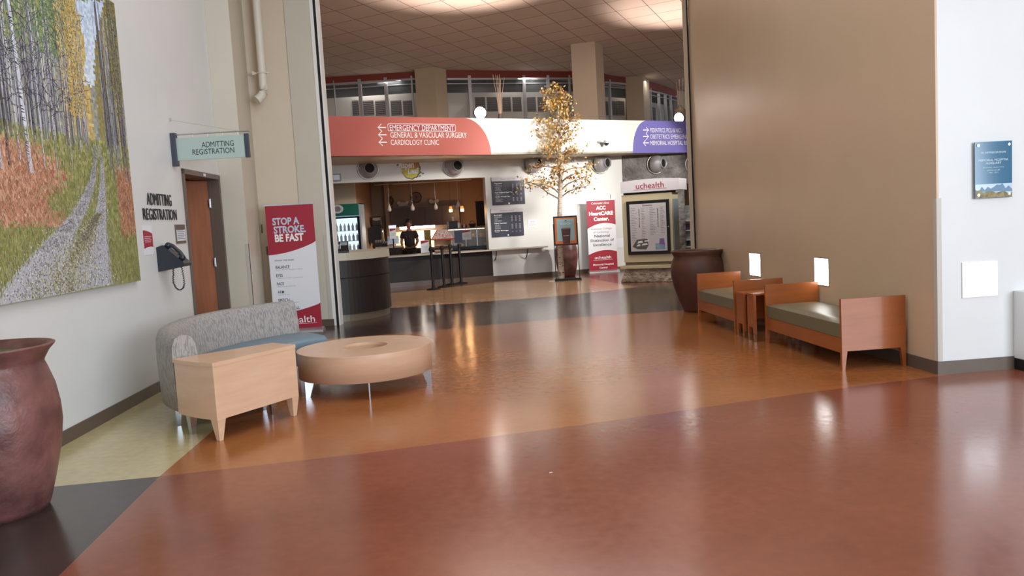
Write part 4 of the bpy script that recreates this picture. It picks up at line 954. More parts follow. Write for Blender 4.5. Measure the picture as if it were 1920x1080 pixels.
# round woven wall hoop
p = pY(780.5, 370, 24.55); root = empty('wall_hoop', (p.x, 24.57, p.z), 0, 'round woven hoop with dark rim on the cafe back wall', 'wall decoration')
pts = [(.155*cos(2*pi*i/32), -.01, .155*sin(2*pi*i/32)) for i in range(33)]
m = MB(); m.tube(pts, .014, 8, False); m.build('rim', BLACK, root)
m = MB(); m.lathe([(.001, 0), (.15, 0)], n=32, ax='y', cap=False); m.build('woven_face', mat('woven_tan', S(124, 96, 82), .7, var=.3, vscale=60), root)
for k in range(8): m = MB(); a_ = pi*k/8; m.tube([(.15*cos(a_), -.008, .15*sin(a_)), (-.15*cos(a_), -.008, -.15*sin(a_))], .003, 5); m.build('spoke', BLACK, root)
for i, (px, py, wd, ht) in enumerate(((756, 383, .30, .13), (814, 379, .24, .1))):
    p = pY(px, py, 24.5); root = empty('emergency_light', (p.x, 24.58, p.z), 0, ('dim white emergency light box left of the woven hoop in the cafe', 'dim white emergency light box right of the woven hoop in the cafe')[i], 'emergency light')
    m = MB(); m.box(-wd/2, wd/2, -.09, .0, -ht/2, ht/2); m.build('box', mat('aged_white', S(186, 164, 144), .5), root, bevel=.01)
    for sx in (-1, 1): m = MB(); m.lathe([(.05, -.05), (.055, .03)], (sx*wd*.42, -.1, ht*.35), 14, ax='y'); m.build('lamp_head', mat('aged_white', S(186, 164, 144), .5), root)
# wreath / hanging fern on the left
p = pY(733, 375, 24.1); root = empty('dried_wreath', (p.x, 24.15, p.z), 0, 'dark dried garland hanging behind the leftmost cafe pendant', 'garland')
m = MB(); rr = random.Random(8)
for i in range(90):
    a_ = rr.uniform(0, 2*pi); r_ = .07+rr.uniform(-.03, .03); x, z = r_*cos(a_)*.7, r_*sin(a_)*1.3-.03; s_ = .018
    m.quad((x, rr.uniform(-.03, .03), z), (x+s_, 0, z+s_), (x, .0, z+2*s_), (x-s_, 0, z+s_))
m.build('leaves', mat('dried_leaf', S(64, 48, 34), .8), root)
# pendants
RY = 22.2
r0, r1 = pY(702, 347, RY), pY(884, 340, RY)
root = empty('pendant_rail', (r0.x, RY, r0.z), 0, 'thin silver ceiling rail carrying the white cafe pendants', 'rail')
m = MB(); m.tube([(0, 0, 0), (r1.x-r0.x, 0, 0)], .012, 8); m.build('rail', STEEL, root)
for k in range(5): m = MB(); x = (r1.x-r0.x)*k/4; m.tube([(x, 0, 0), (x, 0, 3.06-r0.z)], .005, 6); m.build('hanger', STEEL, root)
for px, py, side in ((730, 391, 'first from the left'), (773.5, 389.5, 'second from the left'), (817, 387.5, 'third from the left'), (859, 383, 'fourth from the left')):
    p = pY(px, py, RY); root = empty('teardrop_pendant', (p.x, RY, p.z), 0, 'frosted teardrop pendant over the cafe counter, '+side, 'pendant lamp', 'white teardrop pendants')
    m = MB(); m.lathe([(.001, -.085), (.035, -.08), (.055, -.05), (.058, -.02), (.045, .03), (.02, .08), (.008, .11), (.005, .12)], n=20); m.build('glass_shade', mat('frosted_white', S(206, 190, 180), .35), root)
    m = MB(); m.tube([(0, 0, .115), (0, 0, r0.z-p.z)], .0035, 6); m.build('cord', STEEL, root)
for px, py, lb in ((845, 392.5, 'glowing amber pendant in front of the maroon cabinet'), (866.5, 391.5, 'glowing amber pendant against the orange-lit cafe wall')):
    p = pY(px, py, 23.1); root = empty('amber_pendant', (p.x, 23.1, p.z), 0, lb, 'pendant lamp', 'amber pendants')
    m = MB(); m.lathe([(.045, -.08), (.05, -.06), (.048, .0)], n=20, cap=True); m.build('lit_bottom', mat('amber_glow', (1, .70, .30, 1), .4, emit=5), root)
    m = MB(); m.lathe([(.048, 0.0), (.042, .06), (.03, .085)], n=20); m.build('amber_cap', mat('amber_glass', (.9, .35, .06, 1), .4, emit=1.0), root)
    m = MB(); m.tube([(0, 0, .08), (0, 0, 3.06-p.z)], .003, 6); m.build('cord', BLACK, root)
    point('amber_pendant_light', (p.x, 23.1, p.z-.12), 9, (1, .55, .25), .04)
# hanging dark banner
a, b_ = pY(894, 424, 22.6), pY(909, 377, 22.6)
root = empty('hanging_scroll', (a.x, 22.6, a.z), 0, 'narrow black scroll hanging at the right end of the cafe', 'wall hanging')
wd, ht = b_.x-a.x, b_.z-a.z
m = MB(); m.box(0, wd, -.006, 0, 0, ht); m.build('cloth', mat('dark_cloth', S(40, 36, 36), .8, var=.4, vscale=25), root)
m = MB(); m.tube([(-.02, -.003, ht), (wd+.02, -.003, ht)], .012, 8); m.build('rod', BLACK, root)
m = MB(); m.tube([(0, -.003, ht), (wd/2, -.003, ht+.2), (wd, -.003, ht)], .003, 5); m.build('string', BLACK, root)
# display case
Yd = 22.0
a, b_ = pY(832, 466, Yd), pY(916, 426, Yd)
root = empty('pastry_display_case', (a.x, Yd, .83), 0, 'glass pastry display case on the right of the cafe counter', 'display case')
Ld, Hd = b_.x-a.x-.02, .58
m = MB(); m.box(0, Ld, 0, .5, 0, .09); m.build('base', mat('navy_base', S(34, 38, 54), .35), root, bevel=.004)
m = MB(); m.box(0, Ld, 0, .006, .09, Hd); m.build('front_glass', GLASS, root)
m = MB(); m.box(-.01, Ld+.01, -.01, .51, Hd, Hd+.025); m.build('top', mat('case_top', S(84, 66, 52), .4), root, bevel=.003)
for k in range(5): m = MB(); x = Ld*k/4; m.box(x-.01, x+.01, -.006, .012, .09, Hd); m.build('post', STEEL, root)
for z in (.33,): m = MB(); m.box(.02, Ld-.02, .05, .45, z, z+.012); m.build('shelf', mat('case_shelf', S(190, 176, 150), .3), root)
m = MB(); m.box(.01, Ld-.01, .47, .5, .09, Hd); m.build('back_panel', mat('case_back', S(150, 132, 104), .4), root)
m = MB(); m.box(.1, Ld-.1, .1, .14, Hd-.03, Hd-.01); m.build('case_light', mat('case_glow', (1, .85, .6, 1), .4, emit=3), root)
rr = random.Random(5)
for k in range(11):
    x = rr.uniform(.1, Ld-.1); lv = k % 2; z = .92 if lv == 0 else 1.175; w_ = rr.uniform(.03, .05)
    m = MB(); m.lathe([(w_*.8, 0), (w_, .03), (w_*.9, .055), (w_*.4, .075), (.001, .08)], n=14)
    o = m.build('pastry', mat('pastry_%d' % (k % 3), [S(196, 140, 84), S(220, 188, 140), S(120, 72, 44)][k % 3], .6), None, loc=(a.x+.09+(Ld-.2)*k/10, Yd+.15+.12*lv, z))
    tagk(o, '%s pastry on the %s of the glass case, number %s from its left end' % (('tan', 'pale', 'brown')[k % 3], ('floor', 'shelf')[lv], ('one', 'two', 'three', 'four', 'five', 'six')[k//2]), 'pastry', 'pastries in the display case')
# things on the case
def item(name, label, cat, px0, py0, px1, py1, Y, z0, depth, mt, group=None, bevel=.005):
    a, b_ = pY(px0, py1, Y), pY(px1, py0, Y); z0 = a.z if z0 is None else z0
    root = empty(name, (a.x, Y, z0), 0, label, cat, group); return root, b_.x-a.x, b_.z-z0
TZ = .83+.605
root, wd, ht = item('black_carton', 'grey and black carton on top of the pastry case', 'box', 838, 414, 857, 427, Yd+.1, TZ, .2, BLACK)
m = MB(); m.box(.06, wd, 0, .2, 0, ht); m.build('carton', BLACK, root, bevel=.004)
m = MB(); m.box(0, .06, 0, .2, 0, ht*.95); m.build('side_face', mat('carton_grey', S(120, 112, 112), .6), root, bevel=.004)
root, wd, ht = item('white_cup', 'glowing white cup beside the black carton on the pastry case', 'cup', 857.5, 416, 863, 427, Yd+.08, TZ, .1, WHITE)
m = MB(); m.lathe([(.035, 0), (.045, .13), (.04, .13)], (.04, .05, 0), 18); m.build('cup', WHITE, root)
m = MB(); m.lathe([(.046, .13), (.046, .145), (.03, .15)], (.04, .05, 0), 18); m.build('lid', WHITE, root)
p = pY(849, 411, Yd+.2); root = empty('pink_cup', (p.x, Yd+.2, TZ+ht+.03), 0, 'pink paper cup standing on the black carton', 'cup')
m = MB(); m.lathe([(.035, 0), (.05, .1), (.045, .1)], (0, 0, 0), 18); m.build('cup', mat('cup_pink', S(226, 176, 176), .5), root)
m = MB(); m.lathe([(.052, .1), (.052, .115), (.02, .12)], (0, 0, 0), 18); m.build('lid', WHITE, root)
root, wd, ht = item('wicker_basket', 'dark wicker basket of bagged treats on the pastry case', 'basket', 880, 417, 891, 425, Yd+.1, TZ, .2, BLACK)
m = MB(); m.prism([(0.02, 0), (wd-.02, 0), (wd+.02, .1), (-.02, .1)], 0, .18, 'y'); m.build('basket', mat('dark_wicker', S(46, 30, 24), .8, bump=.5, bscale=60), root)
m = MB(); m.tube([(0, .09, .09), (wd*.3, .09, .17), (wd*.7, .09, .17), (wd, .09, .09)], .008, 6); m.build('handle', mat('dark_wicker', S(46, 30, 24), .8), root)
for k, px in enumerate((866, 870, 874)):
    p = pY(px, 422, Yd+.1); root = empty('treat_bag', (p.x, Yd+.13, TZ), 0, ('little brown tied treat bag nearest the white cup on the pastry case', 'little pale tied treat bag between two darker ones on the pastry case', 'little tan tied treat bag nearest the wicker basket')[k], 'bag', 'treat bags on the pastry case')
    m = MB(); m.lathe([(.02, 0), (.032, .03), (.028, .06), (.008, .08), (.02, .1)], n=12); m.build('bag', mat('bag_%d' % k, [S(60, 40, 36), S(210, 200, 190), S(120, 70, 50)][k], .4), root)
    m = MB(); m.lathe([(.011, .075), (.011, .085)], n=10); m.build('tie', CRIM, root)
# pastry house
p = pY(811, 464, 21.55); a = pY(846, 440, 21.55)
root = empty('pastry_house', (p.x+.05, 21.55, .83), 0, 'small glass treat cabinet with a red edged roof on the cafe counter', 'display cabinet')
wd = a.x-p.x-.06; h1 = .33
m = MB(); m.box(0, wd, 0, .3, 0, .02); m.box(0, wd, 0, .3, .15, .165); m.box(0, .015, 0, .3, 0, h1); m.box(wd-.015, wd, 0, .3, 0, h1); m.build('frame', mat('house_frame', S(190, 150, 116), .4), root)
m = MB(); m.box(0.015, wd-.015, .27, .3, 0.02, h1); m.build('back', mat('house_back', S(236, 206, 164), .5, emit=0), root)
m = MB(); m.prism([(-.07, h1), (wd+.07, h1), (wd*.76, h1+.26), (wd*.24, h1+.26)], -.04, .34, 'y'); m.build('roof', mat('house_roof', S(224, 204, 194), .6, vscale=22, col2=S(150, 96, 90)), root)
m = MB(); m.box(-.08, wd+.08, -.05, .35, h1-.015, h1+.015); m.hexa([(-.08, -.05, h1), (-.05, -.05, h1), (-.05, -.03, h1), (-.08, -.03, h1)], [(wd*.22, -.05, h1+.27), (wd*.27, -.05, h1+.27), (wd*.27, -.03, h1+.27), (wd*.22, -.03, h1+.27)])
m.build('red_edge', mat('house_red', S(168, 50, 34), .5), root)
# posted notices on stands
def notice(name, label, px0, py0, px1, py1, Y, z0=None, foot=True, tilt=0):
    root, wd, ht = item(name, label, 'notice', px0, py0, px1, py1, Y, z0, 0, PAPER)
    m = MB(); m.box(0, wd, 0, .006, 0, ht); m.build('sheet', PAPER, root)
    m = MB(); m.prism([(0.01, ht*.72), (wd-.01, ht*.86), (wd-.01, ht*.97), (.01, ht*.97)], -.001, 0); m.build('printed_band', CRIM, root)
    for k in range(3): m = MB(); m.box(wd*.2, wd*(.8-.1*(k == 2)), -.001, 0, ht*(.5-.1*k), ht*(.52-.1*k)); m.build('printed_line', GREY_TXT, root)
    return root, wd, ht
r_, wd, ht = notice('stand_notice', 'white notice on a black stand with a bright header left of the cafe worker', 731, 428, 742, 448, 21.9)
m = MB(); m.box(wd*.4, wd*.6, .006, .02, -.35, .05); m.box(wd*.1, wd*.9, -.05, .08, -.36, -.345); m.build('stand', BLACK, r_)
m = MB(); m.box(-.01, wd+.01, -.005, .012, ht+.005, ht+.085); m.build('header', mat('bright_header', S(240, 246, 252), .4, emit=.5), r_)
notice('counter_notice', 'white notice with crimson band standing on the counter between worker and treat cabinet', 789, 450, 804, 466, 21.3, .83)
notice('case_notice', 'white notice with crimson band taped to the front of the pastry case', 866, 431, 883, 450, Yd-.02)
root, wd, ht = item('paper_stack', 'pale blue sheets leaning behind the black notice stand', 'papers', 727, 442, 746, 458, 22.1, None, 0, PAPER)
m = MB(); m.box(0, wd, 0, .01, 0, ht); m.build('front_sheet', mat('pale_blue_paper', S(196, 210, 232), .6), root)
m = MB(); m.box(.03, wd+.02, .012, .018, -.0, ht*.9); m.build('rear_sheet', PAPER, root)
root, wd, ht = item('green_picture', 'green framed picture leaning right of the worker', 'picture', 796, 431, 807, 451, 24.06, .90, 0, PAPER)
m = MB(); m.box(0, wd, 0, .012, 0, ht); m.build('frame', DARKBR, root)
m = MB(); m.box(.02, wd-.02, -.002, 0, .02, ht-.02); m.build('print', mat('green_print', S(128, 146, 66), .5, vscale=8, col2=S(170, 160, 90)), root)
# back left: towel dispenser, coffee machine, picture, boxes
root, wd, ht = item('towel_dispenser', 'dark towel dispenser on the cafe wall above the coffee brewer', 'dispenser', 697, 405, 715, 424, 24.0, None, 0, BLACK)
m = MB(); m.box(0, wd, 0, .2, 0, ht); m.build('housing', mat('smoke_plastic', S(48, 42, 38), .3), root, bevel=.03)
m = MB(); m.prism([(.04, ht*.62), (wd/2, ht*.52), (wd-.04, ht*.62), (wd-.05, ht*.85), (.05, ht*.85)], -.004, 0); m.build('window', mat('towel_grey', S(140, 128, 116), .5), root)
root, wd, ht = item('coffee_brewer', 'large black coffee brewer in the left corner of the cafe', 'coffee machine', 692, 424, 714, 456, 23.6, None, 0, BLACK)
m = MB(); m.prism([(0.03, 0), (wd-.03, 0), (wd, ht*.3), (wd-.01, ht*.9), (wd*.8, ht), (.08, ht), (0, ht*.85), (-.01, ht*.3)], 0, .4, 'y'); m.build('body', mat('brewer_black', S(34, 30, 32), .35), root, bevel=.02)
m = MB(); m.box(wd+.005, wd+.05, .1, .16, ht*.05, ht*.6); m.build('water_gauge', mat('gauge', S(170, 140, 112), .3), root)
m = MB(); m.lathe([(.03, 0), (.02, .05), (.028, .09)], (wd+.03, .05, ht*.62), 12); m.build('tap', CHROME, root)
root, wd, ht = item('small_picture', 'narrow dark framed picture on the left cafe wall', 'picture', 684, 401, 691, 419, 24.4, None, 0, BLACK)
m = MB(); m.box(0, wd, 0, .02, 0, ht); m.build('frame', BLACK, root)
m = MB(); m.box(.02, wd-.02, -.002, 0, .02, ht-.02); m.build('print', mat('grey_print', S(110, 104, 98), .5), root)
for k, (x0, y0, x1, y1, c_) in enumerate(((701, 450, 715, 461, S(64, 66, 62)), (716, 452, 726, 461, S(38, 42, 50)))):
    root, wd, ht = item('supply_tray', ('cluttered grey tray of cups and lids at the left end of the back shelf', 'dark tray beside the pale sheets on the back shelf')[k], 'tray', x0, y0, x1, y1, 22.4, None, 0, BLACK)
    m = MB(); m.box(0, wd, 0, .25, 0, ht*.5); m.build('tray', mat('tray_%d' % k, c_, .5), root, bevel=.005)
    for j in range(3): m = MB(); m.lathe([(.025, 0), (.032, ht*.5)], (wd*(.2+.3*j), .1, ht*.5), 12); m.build('cup_stack', mat('cup_grey', S(126, 124, 118), .5), root)
x0, x1 = pY(704, 462, 22.3).x, pY(753, 460, 22.3).x; z = pY(730, 462, 22.3).z
root = empty('back_shelf', (x0, 22.25, z), 0, 'grey edged service shelf on the left inside the cafe', 'shelf')
m = MB(); m.box(0, x1-x0, 0, .45, -.045, 0); m.build('board', mat('grey_worktop', S(176, 166, 154), .4), root, bevel=.004)
m = MB(); m.box(.03, x1-x0-.03, .03, .42, -z, -.045); m.build('cabinet', DARKBR, root)

# glass door cooler
a, b_ = pY(628, 475, 20.75), pY(675, 381, 20.75)
root = empty('drink_cooler', (a.x-.05, 20.75, 0), 0, 'tall glass door drink cooler with a green header behind the reception desk', 'cooler')
wd, ht = b_.x-a.x+.05, b_.z
m = MB(); m.box(0, .04, 0, .6, 0, ht); m.box(wd-.04, wd, 0, .6, 0, ht); m.box(0, wd, 0, .6, ht-.02, ht); m.box(0, wd, .56, .6, 0, ht); m.box(0, wd, 0, .6, 0, .35); m.build('cabinet', mat('cooler_white', S(190, 200, 206), .4), root)
m = MB(); m.box(0, wd-.05, -.03, .02, ht-.30, ht); m.build('header', mat('cooler_green', S(28, 120, 100), .4), root, bevel=.004)
zt = ht-.33
m = MB(); m.box(.02, .07, -.03, 0, .35, zt); m.box(wd-.10, wd-.04, -.03, 0, .35, zt); m.box(.02, wd-.04, -.03, 0, .35, .42); m.box(.02, wd-.04, -.03, 0, zt-.04, zt); m.build('door_frame', BLACK, root)
m = MB(); m.box(.07, wd-.10, -.018, -.012, .42, zt-.04); m.build('door_glass', GLASS, root)
m = MB(); m.box(.05, wd-.06, .50, .52, .40, zt-.02); m.build('lit_back', mat('cooler_glow', S(206, 226, 240), .5, emit=1.6), root)
rr = random.Random(3)
for lv in range(5):
    z = .46+lv*(zt-.55)/5
    m = MB(); m.box(.05, wd-.06, .05, .45, z-.012, z); m.build('wire_shelf', mat('shelf_wire', S(170, 184, 194), .4), root)
    for k in range(6):
        m = MB(); h_ = .19; m.lathe([(.03, 0), (.032, .02), (.032, .12), (.012, .16), (.012, h_)], n=12)
        o = m.build('bottle', mat('bottle_%d' % ((k+lv) % 4), [S(190, 206, 216), S(120, 140, 150), S(214, 222, 228), S(96, 112, 120)][(k+lv) % 4], .2), None, loc=(a.x-.05+.12+k*(wd-.25)/5.2, 20.75+.12, z))
        tagk(o, 'cooler bottle, %s shelf from the bottom, %s from the left' % (('lowest', 'second', 'third', 'fourth', 'top')[lv], ('first', 'second', 'third', 'fourth', 'fifth', 'sixth')[k]), 'bottle', 'bottles in the drink cooler')
p = pY(632, 392, 20.6); root = empty('oval_sign', (p.x, 20.66, p.z), 0, 'small white oval emblem sign on the green cooler header', 'sign')
m = MB(); m.lathe([(.15, -.02), (.15, 0)], n=32, ax='y', sq=.75); m.build('oval_plate', PAPER, root)
m = MB(); m.lathe([(.09, -.022), (.09, -.02)], n=28, ax='y', sq=.75); m.build('emblem', GREY_TXT, root)
p = pY(630, 333, 20.2); u, z = WF.uz(630, 334); root, loc = WF.thing('wall_speaker', 'small grey box on the wall left under the fascia', 'speaker', u, z, 0)
m = MB(); m.box(-.12, .12, -.12, 0, -.08, .1); m.build('box', mat('speaker_grey', S(150, 150, 154), .4), root, bevel=.01)
m = MB(); m.box(-.08, .08, -.125, -.12, -.05, .07); m.build('grille', GALV, root)

# ------------------------------------------------------------------ cafe worker behind the counter
def person():
    X, Y = pY(768, 450, 23.2).x, 23.2
    root = empty('person', (X, Y, 0), 0, 'person in a dark printed t-shirt working behind the cafe counter', 'person')
    SK = mat('skin', S(150, 100, 84), .5)
    import bmesh
    def skin2(name, verts, edges, radii, mt, parent, sub=2, rootv=0):
        bm = bmesh.new(); ly = bm.verts.layers.skin.verify(); vs = [bm.verts.new(v) for v in verts]
        for a_, b3 in edges: bm.edges.new((vs[a_], vs[b3]))
        for i, (v, r_) in enumerate(zip(vs, radii)): v[ly].radius = r_ if isinstance(r_, tuple) else (r_, r_); v[ly].use_root = (i == rootv)
        me = bpy.data.meshes.new(name); bm.to_mesh(me); bm.free(); me.materials.append(mt)
        o = bpy.data.objects.new(name, me); COL.objects.link(o); o.parent = parent
        k = o.modifiers.new('skin', 'SKIN'); k.use_smooth_shade = True
        s_ = o.modifiers.new('sub', 'SUBSURF'); s_.levels = sub; s_.render_levels = sub
        return o
    # pelvis, spine, neck, head, legs, arms
    V = [(0, 0, .92), (0, 0, 1.10), (0, 0, 1.30), (0, .01, 1.40), (0, .0, 1.475), (0, -.01, 1.54), (0, -.01, 1.63), (0, -.005, 1.69),
         (-.09, 0, .86), (-.10, 0, .48), (-.11, .02, .10), (-.11, -.10, .04), (.09, 0, .86), (.10, 0, .48), (.11, .02, .10), (.11, -.10, .04),
         (-.17, 0, 1.37), (-.235, -.01, 1.12), (-.20, -.20, .98), (-.185, -.25, .965),
         (.17, 0, 1.37), (.235, -.01, 1.12), (.19, -.20, .99), (.175, -.25, .975)]
    E_ = [(0, 1), (1, 2), (2, 3), (3, 4), (4, 5), (5, 6), (6, 7), (0, 8), (8, 9), (9, 10), (10, 11), (0, 12), (12, 13), (13, 14), (14, 15), (2, 16), (16, 17), (17, 18), (18, 19), (2, 20), (20, 21), (21, 22), (22, 23)]
    Rr = [(.15, .11), (.13, .10), (.15, .11), (.10, .08), .052, (.07, .08), (.078, .095), (.055, .07), .085, .058, .042, .035, .085, .058, .042, .035, .062, .044, .032, .026, .062, .044, .032, .026]
    body = skin2('body', V, E_, Rr, SK, root)
    for sx in (-1, 1):
        hb = Vector((sx*.18, -.27, .965 if sx < 0 else .975)); vs = [tuple(hb), tuple(hb+Vector((0, -.045, -.003)))]; ed = [(0, 1)]; rd = [.026, .03]
        for k, (dx, ln) in enumerate(((-.027, .065), (-.009, .075), (.009, .07), (.026, .055))):
            i = len(vs); a0 = Vector(vs[1])+Vector((dx*-sx, -.02, 0)); vs += [tuple(a0), tuple(a0+Vector((dx*.2, -ln*.55, -.008))), tuple(a0+Vector((dx*.2, -ln*.9, -.028)))]
            ed += [(1, i), (i, i+1), (i+1, i+2)]; rd += [.0095, .0085, .007]
        i = len(vs); vs += [(hb.x-sx*.03, hb.y-.015, hb.z-.005), (hb.x-sx*.052, hb.y-.05, hb.z-.012), (hb.x-sx*.055, hb.y-.075, hb.z-.02)]; ed += [(0, i), (i, i+1), (i+1, i+2)]; rd += [.013, .010, .008]
        skin2('hand', vs, ed, rd, SK, root, 1)
    # shirt over the torso with short sleeves
    TV = [(0, 0, .90), (0, 0, 1.10), (0, 0, 1.30), (0, .01, 1.415), (-.175, 0, 1.37), (-.225, -.005, 1.20), (.175, 0, 1.37), (.225, -.005, 1.20)]
    skin2('tshirt', TV, [(0, 1), (1, 2), (2, 3), (2, 4), (4, 5), (2, 6), (6, 7)], [(.175, .13), (.16, .12), (.18, .13), (.085, .075), .078, .072, .078, .072], mat('shirt_black', S(40, 32, 34), .8), root)
    skin2('trousers', [(0, 0, .94), (-.09, 0, .86), (-.10, .0, .48), (-.11, .02, .08), (.09, 0, .86), (.10, 0, .48), (.11, .02, .08)], [(0, 1), (1, 2), (2, 3), (0, 4), (4, 5), (5, 6)], [(.165, .125), .10, .072, .062, .10, .072, .062], mat('trouser_dark', S(34, 34, 40), .8), root)
    m = MB(); m.ball((0, .008, 1.66), .098, 20, 12, (.92, 1.02, 1.1)); hair = m.build('hair', mat('hair_dark', S(34, 24, 20), .6), root)
    hair.location = (0, .018, .012)
    for sx in (-1, 1):
        m = MB(); m.ball((sx*.029, -.102, 1.625), .011, 10, 8, (1.2, .6, .8)); m.build('eye', mat('eye_dark', S(30, 24, 24), .2), root)
        m = MB(); m.ball((sx*.083, .0, 1.61), .022, 10, 8, (.4, .8, 1.3)); m.build('ear', SK, root)
    m = MB(); m.prism([(-.012, 1.575), (.012, 1.575), (.006, 1.62), (-.006, 1.62)], -.125, -.09); m.build('nose', SK, root, bevel=.004)
    m = MB(); m.ball((0, -.098, 1.555), .02, 10, 6, (1.2, .4, .3)); m.build('mouth', mat('lip', S(130, 66, 62), .5), root)
    rr = random.Random(7); m = MB()
    for sx, z, r_ in ((-.075, 1.27, .035), (.02, 1.27, .02), (.045, 1.225, .015)):
        for k in range(5): x = sx+rr.uniform(-.02, .02); zz = z+rr.uniform(-.02, .02); m.prism([(x+r_*.5*cos(2*pi*i/6), zz+r_*.5*sin(2*pi*i/6)) for i in range(6)], -.142, -.12)
    m.build('shirt_print', mat('print_pink', S(150, 84, 84), .7), root)
person()

# ------------------------------------------------------------------ reception desk, rounded
DX, DY = -3.3, 14.47
root = empty('reception_desk', (DX, DY, 0), 0, 'curved dark brown reception desk with a thick beige top', 'desk')
def drum(mb, r, z0, z1, a0=-178, a1=40, n=56):
    arcs = [(r*cos(radians(a0+(a1-a0)*i/n)), r*sin(radians(a0+(a1-a0)*i/n))) for i in range(n+1)]
    mb.prism(arcs+[(-.4, r*.9), (-r, r*.9)], z0, z1, 'z', False)
m = MB(); drum(m, 1.04, 0, .12); m.build('plinth', mat('desk_plinth', S(112, 96, 78), .35), root)
m = MB(); drum(m, 1.075, .12, .735); m.build('lower_panel', DARKBR, root)
m = MB(); drum(m, 1.06, .735, .75); m.build('reveal', BLACKM, root)
m = MB(); drum(m, 1.075, .75, 1.045); m.build('upper_panel', DARKBR, root)
m = MB(); drum(m, 1.10, 1.045, 1.175); m.build('countertop', mat('speckled_beige_top', S(196, 184, 162), .35, var=.06, vscale=70), root, bevel=.012)
# on the desk
CZ = 1.177
def ondesk(px, py):
    p = fl(px, py, CZ); d = Vector((p.x-DX, p.y-DY, 0)); r_ = min(d.length, .93); d = d.normalized()*r_; return Vector((DX+d.x, DY+d.y, CZ))
p = ondesk(657, 480); root = empty('leaflet_holder', (p.x, p.y, CZ), .3, 'clear holder with pink leaflets on the reception desk', 'leaflet holder')
m = MB(); m.box(-.09, .09, -.05, -.045, 0, .14); m.box(-.09, .09, .04, .045, 0, .20); m.box(-.09, .09, -.05, .045, 0, .005); m.build('acrylic', GLASS, root)
for k in range(3): m = MB(); m.hexa([(-.08+.05*k, -.04+.02*k, .005), (-.02+.05*k, -.04+.02*k, .005), (-.02+.05*k, -.036+.02*k, .005), (-.08+.05*k, -.036+.02*k, .005)], [(-.07+.05*k, -.02+.02*k, .19-.02*k), (-.01+.05*k, -.02+.02*k, .18-.02*k), (-.01+.05*k, -.016+.02*k, .18-.02*k), (-.07+.05*k, -.016+.02*k, .19-.02*k)]); m.build('leaflet', mat('leaflet_%d' % k, [S(220, 170, 168), S(200, 120, 120), S(236, 206, 200)][k], .6), root)
p = ondesk(640, 486); root = empty('leaning_frame', (p.x, p.y, CZ), .5, 'tall red and silver frame leaning at the left end of the desk', 'sign holder')
m = MB(); m.hexa([(-.05, -.02, 0), (.06, -.02, 0), (.06, 0, 0), (-.05, 0, 0)], [(-.16, .08, .42), (-.10, .08, .42), (-.10, .1, .42), (-.16, .1, .42)]); m.build('frame', STEEL, root)
m = MB(); m.hexa([(-.04, -.024, .02), (.03, -.024, .02), (.03, -.021, .02), (-.04, -.021, .02)], [(-.15, .072, .40), (-.125, .072, .40), (-.125, .075, .40), (-.15, .075, .40)]); m.build('print', mat('frame_print', S(170, 120, 116), .5), root)
p = ondesk(698, 476); root = empty('desk_telephone', (p.x, p.y, CZ), .2, 'black desk telephone tilted up on the reception desk', 'telephone')
m = MB(); m.prism([(-.12, 0), (.12, 0), (.12, .18), (.09, .19), (-.12, .03)], -.12, .12, 'x'); m.build('base', BLACK, root, bevel=.005)
m = MB(); m.tube([(-.13, -.10, .06), (-.15, 0, .15), (-.13, .1, .22)], [.026, .018, .026], 10); m.build('handset', BLACK, root)
m = MB(); m.quad((-.02, .0, .125), (.1, .0, .125), (.1, .07, .178), (-.02, .07, .178)); m.build('display', mat('phone_display', S(150, 160, 170), .2), root)
p = ondesk(676, 477); root = empty('card_reader', (p.x, p.y, CZ), 0, 'small black device with a silver post on the reception desk', 'card reader')
m = MB(); m.box(-.14, .06, -.05, .05, 0, .07); m.build('body', BLACK, root, bevel=.008)
m = MB(); m.tube([(.04, -.04, 0), (.04, -.04, .15)], .008, 8); m.build('post', STEEL, root)
# ------------------------------------------------------------------ stanchions
sp_ = [fl(813, 543), fl(833, 538), fl(848, 533.5), fl(865, 531.5)]
tops_ = [pY(804, 452, sp_[0].y), pY(826, 452, sp_[1].y), pY(843, 451, sp_[2].y), pY(860, 459, sp_[3].y)]
pl_names = ['leftmost', 'second from the left', 'third from the left', 'rightmost, carrying the dark sign plate']
for i, p in enumerate(sp_):
    root = empty('belt_stanchion', (p.x, p.y, 0), 0, 'black retractable belt post in front of the cafe counter, '+pl_names[i], 'stanchion', 'belt posts by the cafe counter')
    m = MB(); m.lathe([(.001, 0), (.17, 0), (.17, .012), (.15, .022), (.05, .035), (.04, .06)], n=36); m.build('base', BLACKM, root)
    m = MB(); m.lathe([(.034, .04), (.034, .93)], n=20); m.build('post', BLACK, root)
    m = MB(); m.lathe([(.034, .92), (.045, .93), (.045, 1.02), (.03, 1.035), (.001, 1.035)], n=20); m.box(-.055, .055, -.02, .02, .94, 1.0); m.build('belt_head', BLACKM, root)
    if i == 3:
        m = MB(); m.box(-.105, .105, -.03, -.015, 1.06, 1.38); m.tube([(0, -.02, 1.02), (0, -.02, 1.08)], .012, 8); m.build('sign_plate', mat('plate_navy', S(44, 50, 66), .4), root, bevel=.004)
def belt(a, b_, lb):
    root = empty('stanchion_belt', (a.x, a.y, .945), 0, lb, 'belt', 'belts between the posts'); d = b_-a
    m = MB(); m.hexa([(0, 0, 0), (d.x, d.y, 0), (d.x, d.y+.004, 0), (0, .004, 0)], [(0, 0, .05), (d.x, d.y, .05), (d.x, d.y+.004, .05), (0, .004, .05)]); m.build('webbing', BLACKM, root)
    m = MB(); m.box(d.x-.02, d.x+.0, d.y-.012, d.y+.012, -.005, .055); m.build('clip', BLACK, root)
